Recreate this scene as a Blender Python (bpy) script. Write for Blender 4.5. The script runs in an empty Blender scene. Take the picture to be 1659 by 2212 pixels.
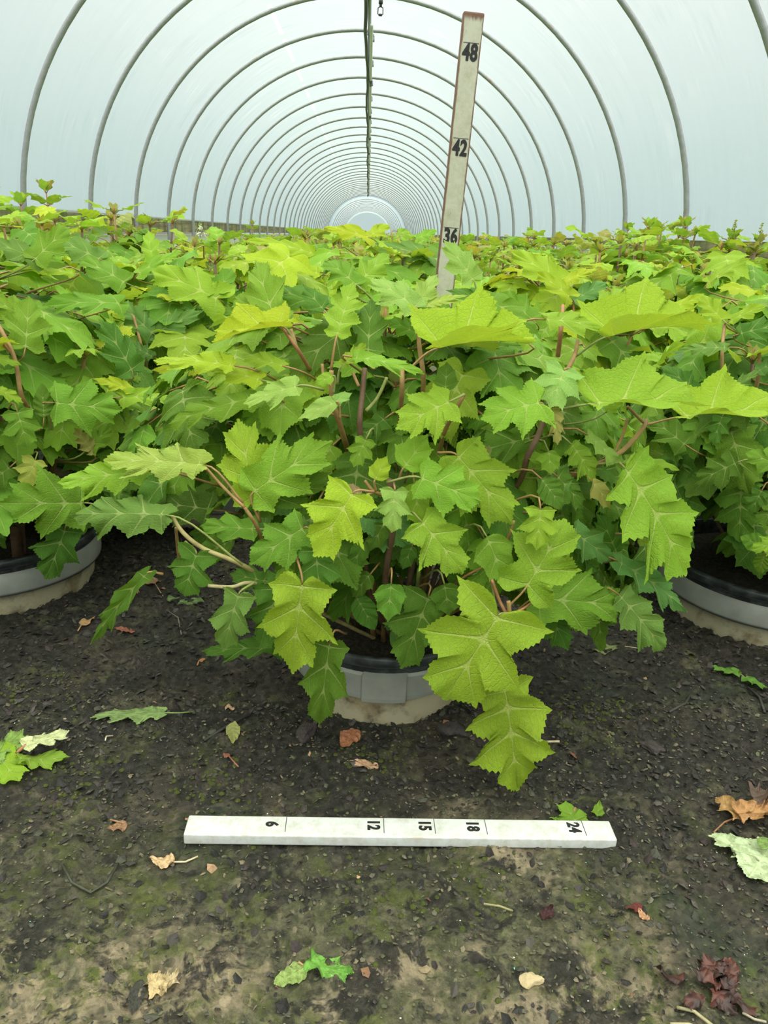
import bpy, math, random
import numpy as np
from mathutils import Vector, Matrix

# ------------------------------------------------------------------ camera
W, H = 1659, 2212
F_PX = 1661.0
CAM = Vector((0.0, 0.0, 0.88))
YAW, PITCH, ROLL = math.radians(2.04), math.radians(19.82), math.radians(2.7)
_f = Vector((math.sin(YAW)*math.cos(PITCH), math.cos(YAW)*math.cos(PITCH), -math.sin(PITCH)))
_r0 = Vector((math.cos(YAW), -math.sin(YAW), 0))
_u0 = _r0.cross(_f)
_r = _r0*math.cos(ROLL) + _u0*math.sin(ROLL)
_u = _u0*math.cos(ROLL) - _r0*math.sin(ROLL)
sc = bpy.context.scene
cd = bpy.data.cameras.new('camera'); cam = bpy.data.objects.new('camera', cd)
sc.collection.objects.link(cam)
cd.sensor_fit = 'HORIZONTAL'; cd.sensor_width = 36; cd.lens = F_PX/W*36
cd.clip_start = 0.02; cd.clip_end = 500
m = Matrix((_r, _u, -_f)).transposed().to_4x4(); m.translation = CAM
cam.matrix_world = m
sc.camera = cam

def ray(px, py):
    return (_f + _r*((px-W/2)/F_PX) + _u*((H/2-py)/F_PX))
def at_z(px, py, z):
    d = ray(px, py); return CAM + d*((z-CAM.z)/d.z)
def at_y(px, py, y):
    d = ray(px, py); return CAM + d*((y-CAM.y)/d.y)

# ------------------------------------------------------------------ light
sc.view_settings.view_transform = 'Standard'; sc.view_settings.look = 'None'
sc.view_settings.gamma = 1.0; sc.view_settings.use_curve_mapping = False
sc.view_settings.exposure = 0.0
sc.cycles.max_bounces = 8; sc.cycles.diffuse_bounces = 4; sc.cycles.transmission_bounces = 5
sc.cycles.transparent_max_bounces = 8; sc.cycles.glossy_bounces = 3
sc.cycles.use_denoising = True
sc.cycles.sample_clamp_indirect = 6
sc.cycles.use_adaptive_sampling = True; sc.cycles.adaptive_threshold = 0.03
world = bpy.data.worlds.new('overcast_sky'); sc.world = world; world.use_nodes = True
wn = world.node_tree.nodes; wl = world.node_tree.links; wn.clear()
wo = wn.new('ShaderNodeOutputWorld'); bg = wn.new('ShaderNodeBackground')
tc = wn.new('ShaderNodeTexCoord'); sep = wn.new('ShaderNodeSeparateXYZ'); cr = wn.new('ShaderNodeValToRGB')
wl.new(tc.outputs['Generated'], sep.inputs[0]); wl.new(sep.outputs['Z'], cr.inputs[0])
e = cr.color_ramp.elements
e[0].position = 0.0; e[0].color = (.106, .140, .139, 1)
e[1].position = 1.0; e[1].color = (1.06, 1.0, .84, 1)
for p_, c_ in ((.10, (.117, .145, .145)), (.24, (.156, .166, .168)), (.5, (.62, .61, .54))):
    k = e.new(p_); k.color = (*c_, 1)
wl.new(cr.outputs[0], bg.inputs['Color']); bg.inputs['Strength'].default_value = 4.3
wl.new(bg.outputs[0], wo.inputs['Surface'])
sd = bpy.data.lights.new('soft_sun', 'SUN'); sd.energy = 1.3; sd.angle = math.radians(50); sd.color = (1, .95, .82)
sun = bpy.data.objects.new('soft_sun', sd); sc.collection.objects.link(sun)
sun.rotation_euler = (math.radians(32), math.radians(8), 0)   # high, from behind the camera

# ------------------------------------------------------------------ helpers
rng = random.Random(11)
nrs = np.random.RandomState(5)
def link(o): sc.collection.objects.link(o); return o
def tag(o, label=None, cat=None, group=None, kind=None):
    if label: o['label'] = label
    if cat: o['category'] = cat
    if group: o['group'] = group
    if kind: o['kind'] = kind
    return o
def empty(name, loc, rz=0):
    o = bpy.data.objects.new(name, None); o.empty_display_size = .1
    o.location = loc; o.rotation_euler = (0, 0, rz); return link(o)

class MB:
    """collects vertices, faces, two uv sets and a tint into one mesh object"""
    def __init__(s): s.v = []; s.f = []; s.uv = []; s.sv = []; s.t = []; s.n = 0
    def add(s, v, f, uv=None, sv=None, tint=(1, 1, 1)):
        v = np.asarray(v, float); n = len(v)
        s.v.append(v); s.f.append([tuple(i + s.n for i in q) for q in f])
        s.uv.append(np.zeros((n, 2)) if uv is None else uv); s.sv.append(np.zeros((n, 2)) if sv is None else sv)
        t = np.asarray(tint, float)
        s.t.append(np.tile(t, (n, 1)) if t.ndim == 1 else t)
        s.n += n
    def tube(s, pts, rad, n=6, tint=(1, 1, 1), cap=True):
        pts = [Vector(p) for p in pts]; k = len(pts)
        if not hasattr(rad, '__len__'): rad = [rad]*k
        V = []; Fc = []; U = []
        prev = None
        for i, p in enumerate(pts):
            d = (pts[min(i+1, k-1)] - pts[max(i-1, 0)]).normalized()
            a = prev if prev else (Vector((0, 0, 1)) if abs(d.z) < .9 else Vector((1, 0, 0)))
            a = (a - d*a.dot(d)).normalized(); b = d.cross(a); prev = a
            for j in range(n):
                t = 2*math.pi*j/n
                V.append(p + (a*math.cos(t) + b*math.sin(t))*rad[i]); U.append((i/(k-1), j/n))
        for i in range(k-1):
            for j in range(n):
                Fc.append((i*n+j, i*n+(j+1) % n, (i+1)*n+(j+1) % n, (i+1)*n+j))
        if cap: Fc.append(tuple(range(n))[::-1]); Fc.append(tuple((k-1)*n+j for j in range(n)))
        s.add([tuple(v) for v in V], Fc, np.array(U), None, tint)
    def box(s, lo, hi, tint=(1, 1, 1)):
        x0, y0, z0 = lo; x1, y1, z1 = hi
        V = [(x0,y0,z0),(x1,y0,z0),(x1,y1,z0),(x0,y1,z0),(x0,y0,z1),(x1,y0,z1),(x1,y1,z1),(x0,y1,z1)]
        s.add(V, [(0,3,2,1),(4,5,6,7),(0,1,5,4),(1,2,6,5),(2,3,7,6),(3,0,4,7)], tint=tint)
    def lathe(s, prof, n=48, tint=(1, 1, 1), mod=None):
        V = []; Fc = []
        for i, (r, z) in enumerate(prof):
            for j in range(n):
                a = 2*math.pi*j/n; rr = r + (mod(i, a) if mod else 0)
                V.append((rr*math.cos(a), rr*math.sin(a), z))
        for i in range(len(prof)-1):
            for j in range(n):
                Fc.append((i*n+j, i*n+(j+1) % n, (i+1)*n+(j+1) % n, (i+1)*n+j))
        s.add(V, Fc, tint=tint)
    def build(s, name, mat, parent=None, smooth=True, center=None):
        me = bpy.data.meshes.new(name)
        V = np.concatenate(s.v); F_ = [q for fs in s.f for q in fs]
        if center is not None: V = V - np.array(center)
        me.from_pydata(V.tolist(), [], F_)
        li = np.empty(len(me.loops), dtype=np.int32); me.loops.foreach_get('vertex_index', li)
        for nm, dat in (('flat', np.concatenate(s.uv)), ('vein', np.concatenate(s.sv))):
            uvl = me.uv_layers.new(name=nm); uvl.data.foreach_set('uv', dat[li].ravel())
        ca = me.color_attributes.new('tint', 'FLOAT_COLOR', 'POINT')
        T = np.concatenate(s.t); ca.data.foreach_set('color', np.concatenate([T, np.ones((len(T), 1))], 1).ravel())
        if smooth: me.polygons.foreach_set('use_smooth', [True]*len(me.polygons))
        me.materials.append(mat); me.update()
        o = link(bpy.data.objects.new(name, me))
        if center is not None: o.location = center
        if parent: o.parent = parent
        return o

# ------------------------------------------------------------------ materials
class NT:
    def __init__(s, name):
        s.m = bpy.data.materials.new(name); s.m.use_nodes = True
        s.t = s.m.node_tree; s.t.nodes.clear(); s.out = s.t.nodes.new('ShaderNodeOutputMaterial')
    def n(s, typ, **kw):
        nd = s.t.nodes.new('ShaderNode'+typ)
        for k, v in kw.items():
            if k.startswith('in_'):
                key = k[3:]; key = int(key) if key.isdigit() else key.replace('_', ' ')
                s.put(nd.inputs[key], v)
            else: setattr(nd, k, v)
        return nd
    def put(s, inp, v):
        if isinstance(v, bpy.types.NodeSocket): s.t.links.new(v, inp)
        elif isinstance(v, bpy.types.Node): s.t.links.new(v.outputs[0], inp)
        else:
            if hasattr(inp.default_value, '__len__') and len(inp.default_value) == 4 and len(v) == 3: v = (*v, 1)
            inp.default_value = v
    def math(s, op, a, b=0.0, c=None, clamp=False):
        nd = s.t.nodes.new('ShaderNodeMath'); nd.operation = op; nd.use_clamp = clamp
        s.put(nd.inputs[0], a); s.put(nd.inputs[1], b)
        if c is not None: s.put(nd.inputs[2], c)
        return nd.outputs[0]
    def mix(s, fac, a, b, typ='MIX'):
        nd = s.t.nodes.new('ShaderNodeMix'); nd.data_type = 'RGBA'; nd.blend_type = typ
        s.put(nd.inputs[0], fac); s.put(nd.inputs[6], a); s.put(nd.inputs[7], b)
        return nd.outputs[2]
    def ss(s, x, lo, hi, a=0.0, b=1.0):
        nd = s.t.nodes.new('ShaderNodeMapRange'); nd.interpolation_type = 'SMOOTHSTEP'
        s.put(nd.inputs[0], x); s.put(nd.inputs[1], lo); s.put(nd.inputs[2], hi); s.put(nd.inputs[3], a); s.put(nd.inputs[4], b)
        return nd.outputs[0]
    def noise(s, vec, scale, detail=4, rough=.55, dist=0):
        nd = s.n('TexNoise'); s.put(nd.inputs['Vector'], vec)
        nd.inputs['Scale'].default_value = scale; nd.inputs['Detail'].default_value = detail
        nd.inputs['Roughness'].default_value = rough; nd.inputs['Distortion'].default_value = dist
        return nd.outputs['Fac']
    def pos(s): return s.n('NewGeometry').outputs['Position']
    def obj(s): return s.n('TexCoord').outputs['Object']
    def bump(s, h, strength, dist=.002):
        nd = s.n('Bump'); s.put(nd.inputs['Height'], h); nd.inputs['Strength'].default_value = strength
        nd.inputs['Distance'].default_value = dist; return nd.outputs[0]
    def finish(s, sh): s.t.links.new(sh, s.out.inputs['Surface']); return s.m

def pbr(name, col, rough=.6, metal=0.0, bump=None, spec=.5):
    t = NT(name); p = t.n('BsdfPrincipled')
    t.put(p.inputs['Base Color'], col if not callable(col) else col(t))
    p.inputs['Roughness'].default_value = rough; p.inputs['Metallic'].default_value = metal
    p.inputs['Specular IOR Level'].default_value = spec
    if bump: t.put(p.inputs['Normal'], bump(t))
    return t.finish(p.outputs[0])

def leaf_material():
    t = NT('hydrangea_leaf')
    tint = t.n('Attribute', attribute_name='tint').outputs['Color']
    uv = t.n('UVMap', uv_map='flat'); sx = t.n('SeparateXYZ', in_0=uv.outputs[0])
    vv = t.n('UVMap', uv_map='vein'); vx = t.n('SeparateXYZ', in_0=vv.outputs[0])
    x, y = sx.outputs[0], sx.outputs[1]; s_, u_ = vx.outputs[0], vx.outputs[1]
    ay = t.math('ABSOLUTE', y)
    mid = t.ss(t.math('SUBTRACT', ay, t.math('MULTIPLY_ADD', x, -.004, .0055)), -.002, .004, 1, 0)
    ds = t.math('ABSOLUTE', t.math('SUBTRACT', t.math('FRACT', t.math('ADD', s_, .5)), .5))
    dsu = t.math('MULTIPLY', ds, u_)
    lat = t.math('MULTIPLY', t.ss(dsu, .001, .0125, 1, 0), t.ss(u_, .5, .95, 1, .1))
    n1 = t.noise(uv.outputs[0], 7, 2)
    hb = t.math('FRACT', t.math('ADD', t.math('SUBTRACT', t.math('MULTIPLY', u_, 5.0), t.math('MULTIPLY', ds, 3.4)), t.math('MULTIPLY', n1, .7)))
    sec = t.ss(t.math('ABSOLUTE', t.math('SUBTRACT', hb, .5)), .0, .085, 1, 0)
    vor = t.n('TexVoronoi', feature='DISTANCE_TO_EDGE', in_Scale=24.0); t.put(vor.inputs['Vector'], uv.outputs[0])
    net = t.ss(vor.outputs[0], 0, .09, 1, 0)
    pr = t.math('MAXIMUM', mid, lat)
    blot = t.noise(uv.outputs[0], 3.5, 3)
    gp = t.noise(t.pos(), 9, 2)
    c = t.mix(t.ss(blot, .3, .7, 0, .3), tint, t.mix(1.0, tint, (.72, .86, .60), 'MULTIPLY'))
    c = t.mix(t.ss(gp, .3, .7, 0, .22), c, t.mix(1.0, tint, (1.2, 1.1, .8), 'MULTIPLY'))
    vc = t.mix(.55, t.mix(1.0, tint, (1.5, 1.3, 1.2), 'MULTIPLY'), (.62, .68, .30))
    c = t.mix(t.math('MULTIPLY', sec, .22), c, vc)
    c = t.mix(t.math('MULTIPLY', net, .10), c, vc)
    c = t.mix(t.math('MULTIPLY', pr, .72), c, vc)
    back = t.n('NewGeometry').outputs['Backfacing']
    cb = t.mix(.45, c, t.mix(.5, tint, (.40, .52, .30)))
    c = t.mix(back, c, cb)
    h = t.math('ADD', t.math('MULTIPLY', pr, -1.0), t.math('MULTIPLY', sec, -.5))
    h = t.math('ADD', h, t.math('MULTIPLY', net, -.28))
    h = t.math('ADD', h, t.math('MULTIPLY', t.noise(uv.outputs[0], 30, 3), .5))
    bp = t.bump(h, .55, .0035)
    p = t.n('BsdfPrincipled'); t.put(p.inputs['Base Color'], c); p.inputs['Roughness'].default_value = .55
    p.inputs['Specular IOR Level'].default_value = .16; t.put(p.inputs['Normal'], bp)
    tr = t.n('BsdfTranslucent'); t.put(tr.inputs['Color'], t.mix(1.0, c, (1.25, 1.15, .35), 'MULTIPLY')); t.put(tr.inputs['Normal'], bp)
    mx = t.n('MixShader'); mx.inputs[0].default_value = .36
    t.t.links.new(p.outputs[0], mx.inputs[1]); t.t.links.new(tr.outputs[0], mx.inputs[2])
    return t.finish(mx.outputs[0])

def dryleaf_material():
    t = NT('dry_leaf')
    tint = t.n('Attribute', attribute_name='tint').outputs['Color']
    uv = t.n('UVMap', uv_map='flat'); sx = t.n('SeparateXYZ', in_0=uv.outputs[0])
    ay = t.math('ABSOLUTE', sx.outputs[1]); mid = t.ss(ay, .004, .02, 1, 0)
    vv = t.n('UVMap', uv_map='vein'); vx = t.n('SeparateXYZ', in_0=vv.outputs[0])
    ds = t.math('ABSOLUTE', t.math('SUBTRACT', t.math('FRACT', t.math('ADD', vx.outputs[0], .5)), .5))
    lat = t.ss(t.math('MULTIPLY', ds, vx.outputs[1]), .01, .035, 1, 0)
    pr = t.math('MAXIMUM', mid, t.math('MULTIPLY', lat, .6))
    blot = t.noise(uv.outputs[0], 6, 5, .65)
    c = t.mix(t.ss(blot, .42, .62), tint, t.mix(1.0, tint, (.62, .60, .55), 'MULTIPLY'))
    c = t.mix(t.math('MULTIPLY', pr, .4), c, t.mix(1.0, tint, (1.4, 1.35, 1.2), 'MULTIPLY'))
    spk = t.noise(uv.outputs[0], 17, 3, .6)
    c = t.mix(t.ss(spk, .66, .70, 0, .8), c, (.03, .028, .02))
    h = t.math('ADD', t.noise(uv.outputs[0], 14, 4), t.math('MULTIPLY', pr, .6))
    p = t.n('BsdfPrincipled'); t.put(p.inputs['Base Color'], c); p.inputs['Roughness'].default_value = .65
    t.put(p.inputs['Normal'], t.bump(h, .6, .003))
    tr = t.n('BsdfTranslucent'); t.put(tr.inputs['Color'], c)
    mx = t.n('MixShader'); mx.inputs[0].default_value = .15
    t.t.links.new(p.outputs[0], mx.inputs[1]); t.t.links.new(tr.outputs[0], mx.inputs[2])
    return t.finish(mx.outputs[0])

def stem_col(t):
    tint = t.n('Attribute', attribute_name='tint').outputs['Color']
    return t.mix(t.ss(t.noise(t.pos(), 60, 3), .35, .7, 0, .6), tint, t.mix(1.0, tint, (.6, .5, .45), 'MULTIPLY'))
M = {}
M['leaf'] = leaf_material()
M['dry'] = dryleaf_material()
M['stem'] = pbr('stem_bark', stem_col, .6, bump=lambda t: t.bump(t.noise(t.pos(), 180, 3), .4, .002))
M['floret'] = pbr('floret', lambda t: t.n('Attribute', attribute_name='tint').outputs['Color'], .6)
M['galv'] = pbr('galvanised_pipe', lambda t: t.mix(t.ss(t.noise(t.pos(), 9, 4), .62, .75, 0, .55), t.mix(t.noise(t.pos(), 40, 3), (.24, .25, .26), (.40, .41, .43)), (.30, .16, .07)), .42, .35)
M['black_hose'] = pbr('black_hose', (.03, .035, .037), .5)
M['white_pipe'] = pbr('white_pipe', (.72, .73, .70), .5)
M['grey_plastic'] = pbr('grey_plastic', (.10, .11, .11), .5)
M['ink'] = pbr('stencil_ink', (.012, .012, .014), .6)
M['pencil'] = pbr('pencil_line', (.10, .10, .11), .7)
def wood_board(t):
    p = t.pos(); mp = t.n('Mapping'); t.put(mp.inputs['Vector'], p); mp.inputs['Scale'].default_value = (8, 1.2, 22)
    a = t.noise(mp.outputs[0], 1.5, 5, .6)
    c = t.mix(t.ss(a, .3, .7), (.13, .11, .055), (.30, .27, .15))
    mp2 = t.n('Mapping'); t.put(mp2.inputs['Vector'], p); mp2.inputs['Scale'].default_value = (1, 5, 1)
    return t.mix(t.ss(t.noise(mp2.outputs[0], 1.3, 3), .45, .65), c, (.09, .11, .03))
M['board'] = pbr('weathered_board', wood_board, .85)
M['skirt'] = pbr('white_skirt', lambda t: t.mix(t.noise(t.pos(), 3, 3), (.62, .68, .68), (.8, .84, .84)), .6)

def paint(t, edge_lo, edge_hi, base, worn, axis=0, specks=True, top=None):
    o = t.obj(); sx = t.n('SeparateXYZ', in_0=o)
    mp = t.n('Mapping'); t.put(mp.inputs['Vector'], o)
    mp.inputs['Scale'].default_value = (1, 1, .25) if axis == 0 else (.2, 1, 1)
    n1 = t.noise(mp.outputs[0], 130, 5, .65)
    d = t.math('ABSOLUTE', sx.outputs[0 if axis == 0 else 1])
    d = t.math('ADD', d, t.math('MULTIPLY', t.math('SUBTRACT', n1, .5), .006))
    edge = t.ss(d, edge_lo, edge_hi)
    if top: edge = t.math('MAXIMUM', edge, t.ss(t.math('ADD', sx.outputs[2 if axis == 0 else 0], t.math('MULTIPLY', n1, .02)), top-.008, top+.002))
    if axis == 2: edge = t.math('MAXIMUM', edge, t.ss(t.math('ADD', t.math('ABSOLUTE', sx.outputs[0]), t.math('MULTIPLY', n1, .035)), .35, .372))
    if axis == 2: edge = t.math('MAXIMUM', edge, t.math('MULTIPLY', t.math('MULTIPLY', t.ss(t.math('ABSOLUTE', sx.outputs[1]), .0175, .0195), t.ss(sx.outputs[2], .005, .008)), t.ss(n1, .54, .62, 0, .8)))
    if axis == 2: edge = t.math('MULTIPLY', edge, .8)
    c = t.mix(t.ss(t.noise(o, 55, 5, .7), .35, .75), base, t.mix(1.0, base, (.78, .76, .68), 'MULTIPLY'))
    if specks: c = t.mix(t.ss(n1, .66, .72, 0, .7), c, (.25, .20, .13))
    return t.mix(edge, c, worn)
# ------------------------------------------------------------------ tunnel
XC, HALF, RISE, ZC = -0.06, 2.07, 1.92, 0.86
S = 1.22                          # hoop spacing
def arch(t, a=HALF, b=RISE):      # t 0..pi, right to left
    return XC + a*math.cos(t), ZC + b*math.sin(t)
def film_material():
    t = NT('poly_film')
    g = t.n('UVMap', uv_map='flat')       # x = angle round the arch, y = metres along
    mp = t.n('Mapping'); t.put(mp.inputs['Vector'], g.outputs[0]); mp.inputs['Scale'].default_value = (1.0, 3.6, 1); mp.inputs['Rotation'].default_value = (0, 0, .35)
    st = t.noise(mp.outputs[0], 1.6, 5, .62, .6)
    mp2 = t.n('Mapping'); t.put(mp2.inputs['Vector'], g.outputs[0]); mp2.inputs['Scale'].default_value = (2, .7, 1)
    big = t.noise(mp2.outputs[0], 1.2, 3)
    patch = t.ss(t.noise(mp2.outputs[0], 2.3, 2), .5, .68)
    st = t.math('MULTIPLY_ADD', t.math('SUBTRACT', st, .5), t.math('MULTIPLY_ADD', patch, .9, .12), .5)
    sx = t.n('SeparateXYZ', in_0=g.outputs[0]); ang = sx.outputs[0]
    seam = t.ss(t.math('ABSOLUTE', t.math('SUBTRACT', ang, 1.98)), .004, .012, 1, 0)
    dash = t.ss(t.math('FRACT', t.math('MULTIPLY', sx.outputs[1], 1/S*1.0)), .12, .2)
    seam = t.math('MULTIPLY', seam, dash)
    tl = t.n('BsdfTranslucent'); t.put(tl.inputs['Color'], t.mix(big, (.53, .63, .67), (.64, .71, .75)))
    df = t.n('BsdfDiffuse'); t.put(df.inputs['Color'], (.75, .82, .82))
    tp = t.n('BsdfTransparent'); t.put(tp.inputs['Color'], t.mix(t.ss(st, .35, .75), (.86, .935, .94), (.97, 1, 1)))
    bp = t.bump(st, .5, .05); t.put(tl.inputs['Normal'], bp); t.put(df.inputs['Normal'], bp)
    m1 = t.n('MixShader'); m1.inputs[0].default_value = .30
    t.t.links.new(tl.outputs[0], m1.inputs[1]); t.t.links.new(df.outputs[0], m1.inputs[2])
    m2 = t.n('MixShader'); t.put(m2.inputs[0], t.math('ADD', t.ss(st, .3, .8, .34, .50), t.math('MULTIPLY', seam, .3)))
    t.t.links.new(tp.outputs[0], m2.inputs[1]); t.t.links.new(m1.outputs[0], m2.inputs[2])
    return t.finish(m2.outputs[0])
M['film'] = film_material()
FILM_Z0 = .93
def film(name, y0, y1, a, b, t0, t1, step=.305):
    mb = MB(); ny = int((y1-y0)/step)+1; nt = 40
    V = []; U = []; Fc = []
    for i in range(ny):
        y = y0 + (y1-y0)*i/(ny-1)
        sag = .012*math.sin(math.pi*((y/S) % 1))       # film dips between hoops
        for j in range(nt+1):
            t = t0 + (t1-t0)*j/nt
            x, z = arch(t, a-sag, b-sag)
            V.append((x, y, max(z, ZC))); U.append((t, y))
    for i in range(ny-1):
        for j in range(nt):
            k = i*(nt+1)+j; Fc.append((k, k+1, k+nt+2, k+nt+1))
    mb.add(V, Fc, np.array(U)); return tag(mb.build(name, M['film']), kind='structure')
HOUSE_END = 43.5
tz = math.asin((FILM_Z0-ZC)/RISE)
film('wall_right', -5, HOUSE_END, HALF+.03, RISE+.03, tz, .7)
film('ceiling', -5, HOUSE_END, HALF+.03, RISE+.03, .7, math.pi-.7)
film('wall_left', -5, HOUSE_END, HALF+.03, RISE+.03, math.pi-.7, math.pi-tz)
film('ceiling', 44.3, 78, HALF-.02, RISE-.02, tz, math.pi-tz, 1.2)

mb = MB(); V = [(XC, 78, ZC)]+[(arch(math.pi*j/40)[0], 78, arch(math.pi*j/40)[1]) for j in range(41)]
mb.add(V, [(0, j, j+1) for j in range(1, 41)], np.array([(1.5, 78+.01*j) for j in range(42)])); tag(mb.build('end_brightening_panel', M['film'], smooth=False), kind='structure')  # film panel added across the open far end so it reads brighter than bare sky
# hoops
def hoop(y, a=HALF, b=RISE, r=.0185):
    mb = MB(); pts = [(XC+a, y, 0)] + [(XC+a, y, ZC*.5)]
    for j in range(49):
        x, z = arch(math.pi*j/48, a, b); pts.append((x, y, z))
    pts += [(XC-a, y, ZC*.5), (XC-a, y, 0)]
    mb.tube([(p[0], p[1]-y, p[2]) for p in pts], r, 8)
    o = mb.build('hoop', M['galv']); o.location = (0, y, 0); return o
D0 = 4.22*S
h0 = None
hoops_y = [D0 + S*k for k in range(-7, 32)]
names = {0: 'nearest curved pipe hoop whose whole left leg shows in the frame',
         -1: 'curved galvanised pipe hoop cut by the right edge of the photo, closest to the camera'}
for k in range(-1, 32):
    y = D0 + S*k
    if h0 is None: h0 = hoop(y); o = h0
    else: o = h0.copy(); link(o); o.location = (0, y, 0)
    if k in names: tag(o, names[k], 'pipe hoop', 'greenhouse pipe hoops')
    elif k == 1: tag(o, 'galvanised pipe hoop, second from the camera of those with both legs visible', 'pipe hoop', 'greenhouse pipe hoops')
    elif k == 2: tag(o, 'galvanised pipe hoop, third from the camera of those with both legs visible', 'pipe hoop', 'greenhouse pipe hoops')
    elif k == 3: tag(o, 'nearest galvanised pipe hoop whose crown shows under the top edge of the photo', 'pipe hoop', 'greenhouse pipe hoops')
    else: tag(o, 'thin galvanised pipe hoop in the long repeating run down the tunnel', 'pipe hoop', 'greenhouse pipe hoops')
for k in range(10):
    o = h0.copy(); link(o); o.location = (0, 47.6+2.6*k, 0); o.scale = (.985, 1, .985)
    tag(o, 'pipe hoop of the second house beyond the far end of the tunnel', 'pipe hoop', 'hoops of the second house')

# side boards, skirts
for sgn, nm in ((-1, 'left'), (1, 'right')):
    x = XC + sgn*(HALF+.045)
    mb = MB(); a0, a1 = sorted((x, x+sgn*.03))
    zb = .80 if sgn < 0 else .84
    y = -5.0
    while y < HOUSE_END:
        mb.box((a0, y, zb), (a1, min(y+3.6, HOUSE_END), .945 if sgn < 0 else .932)); y += 3.61
    tag(mb.build('baseboard_'+nm, M['board'], smooth=False), kind='structure')
    mb = MB(); b0, b1 = sorted((x+sgn*.12, x+sgn*.13))
    mb.box((b0, -5, 0), (b1, HOUSE_END, zb-.03))
    tag(mb.build('trim_1' if sgn < 0 else 'trim_2', M['skirt'], smooth=False), kind='structure')

# ridge: purlin, hose, white pipe, sprinkler
XR_ = XC + .005
ztop = ZC+RISE
mb = MB(); mb.tube([(XR_, y, ztop-.035) for y in np.linspace(-4.5, HOUSE_END, 40)], .017, 8)
tag(mb.build('ridge_pipe', M['galv']), 'long metal ridge pipe joining the hoops along the crown of the tunnel', 'pipe')
mb = MB(); pts = []
y = 3.0
while y < HOUSE_END:
    pts.append((XR_-.026+.010*math.sin(y*1.3)+.003*math.sin(y*5), y, ztop-.06-.022*abs(math.sin(math.pi*(y-D0)/S))-.006*math.sin(y*3.1))); y += .2
mb.tube(pts, .017, 7)
tag(mb.build('hose', M['black_hose']), 'black hose sagging along the ridge pipe of the tunnel', 'hose')
root = empty('irrigation_line', (XR_, 0, ztop))
k = 0; y = 8.2
while y < HOUSE_END-2:
    mb = MB(); mb.tube([(.022, y, -.09), (.022, y+2.7, -.09)], .0155, 10)
    mb.build('pipe_section', M['white_pipe'], root)
    mb = MB(); mb.tube([(.022, y+2.68, -.09), (.022, y+3.05, -.09)], .02, 10)
    mb.build('coupling', M['grey_plastic'], root); y += 3.05; k += 1
tag(root, 'white jointed irrigation pipe with dark couplings under the ridge', 'pipe')
sp = at_y(822, 20, 5.9)
root = empty('sprinkler', sp)
mb = MB(); mb.tube([(0, 0, .20), (0, 0, .055), (0, 0, .05)], [.012, .012, .010], 12); mb.build('drop_tube', M['white_pipe'], root)
mb = MB()
mb.tube([(0, 0, .055), (0, 0, .03)], .014, 12); mb.tube([(0, 0, .03), (0, 0, .015)], .009, 10)
for sg in (-1, 1): mb.tube([(0, 0, .015), (sg*.016, 0, .008), (sg*.017, 0, -.028), (0, 0, -.034)], .0035, 6)
mb.tube([(0, 0, -.028), (0, 0, -.038)], [.014, .012], 12)
mb.build('spray_head', M['black_hose'], root)
tag(root, 'small black-headed sprinkler hanging on a pale tube at the top of the photo', 'sprinkler')
# droplets of grime on the film: thin oval stains
for (px, py, yy) in ((708, 10, 6.1), (714, 95, 7.6), (705, 53, 6.8)):
    pass

# wall clips at the ridge where the hoop meets the purlin
c0 = None
for k in range(3, 30):
    y = D0+S*k
    if c0 is None:
        mb = MB(); mb.tube([(-.03, 0, -.03), (.045, 0, -.045)], .013, 8); mb.tube([(.045, 0, -.045), (.045, 0, -.10)], .008, 6); c0 = mb.build('pipe_clamp', M['galv']); o = c0
    else: o = c0.copy(); link(o)
    o.location = (XR_, y, ztop); tag(o, 'small metal clamp tying a hoop to the ridge pipe', 'clamp', 'ridge clamps')

# ------------------------------------------------------------------ ground
def vnoise(x, y, seed):
    r = np.random.RandomState(seed); G = r.rand(256, 256)
    xi = np.floor(x).astype(int); yi = np.floor(y).astype(int); fx = x-xi; fy = y-yi
    fx = fx*fx*(3-2*fx); fy = fy*fy*(3-2*fy)
    g = lambda a, b: G[a % 256, b % 256]
    return (g(xi, yi)*(1-fx)+g(xi+1, yi)*fx)*(1-fy)+(g(xi, yi+1)*(1-fx)+g(xi+1, yi+1)*fx)*fy
def gheight(x, y):
    x = np.asarray(x, float); y = np.asarray(y, float)
    mul = np.clip((y-1.1)/.5, 0, 1)*.6 + np.clip((x-.55)/.4, 0, 1)*.5      # deeper mulch under the plants and to the right
    h = .016*(vnoise(x*3, y*3, 1)-.5) + .010*(vnoise(x*14, y*14, 2)-.5)
    h += (.012+.012*mul)*np.abs(vnoise(x*45, y*45, 3)-.5) + (.0065+.007*mul)*vnoise(x*110, y*110, 4)
    return h - .008
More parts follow.
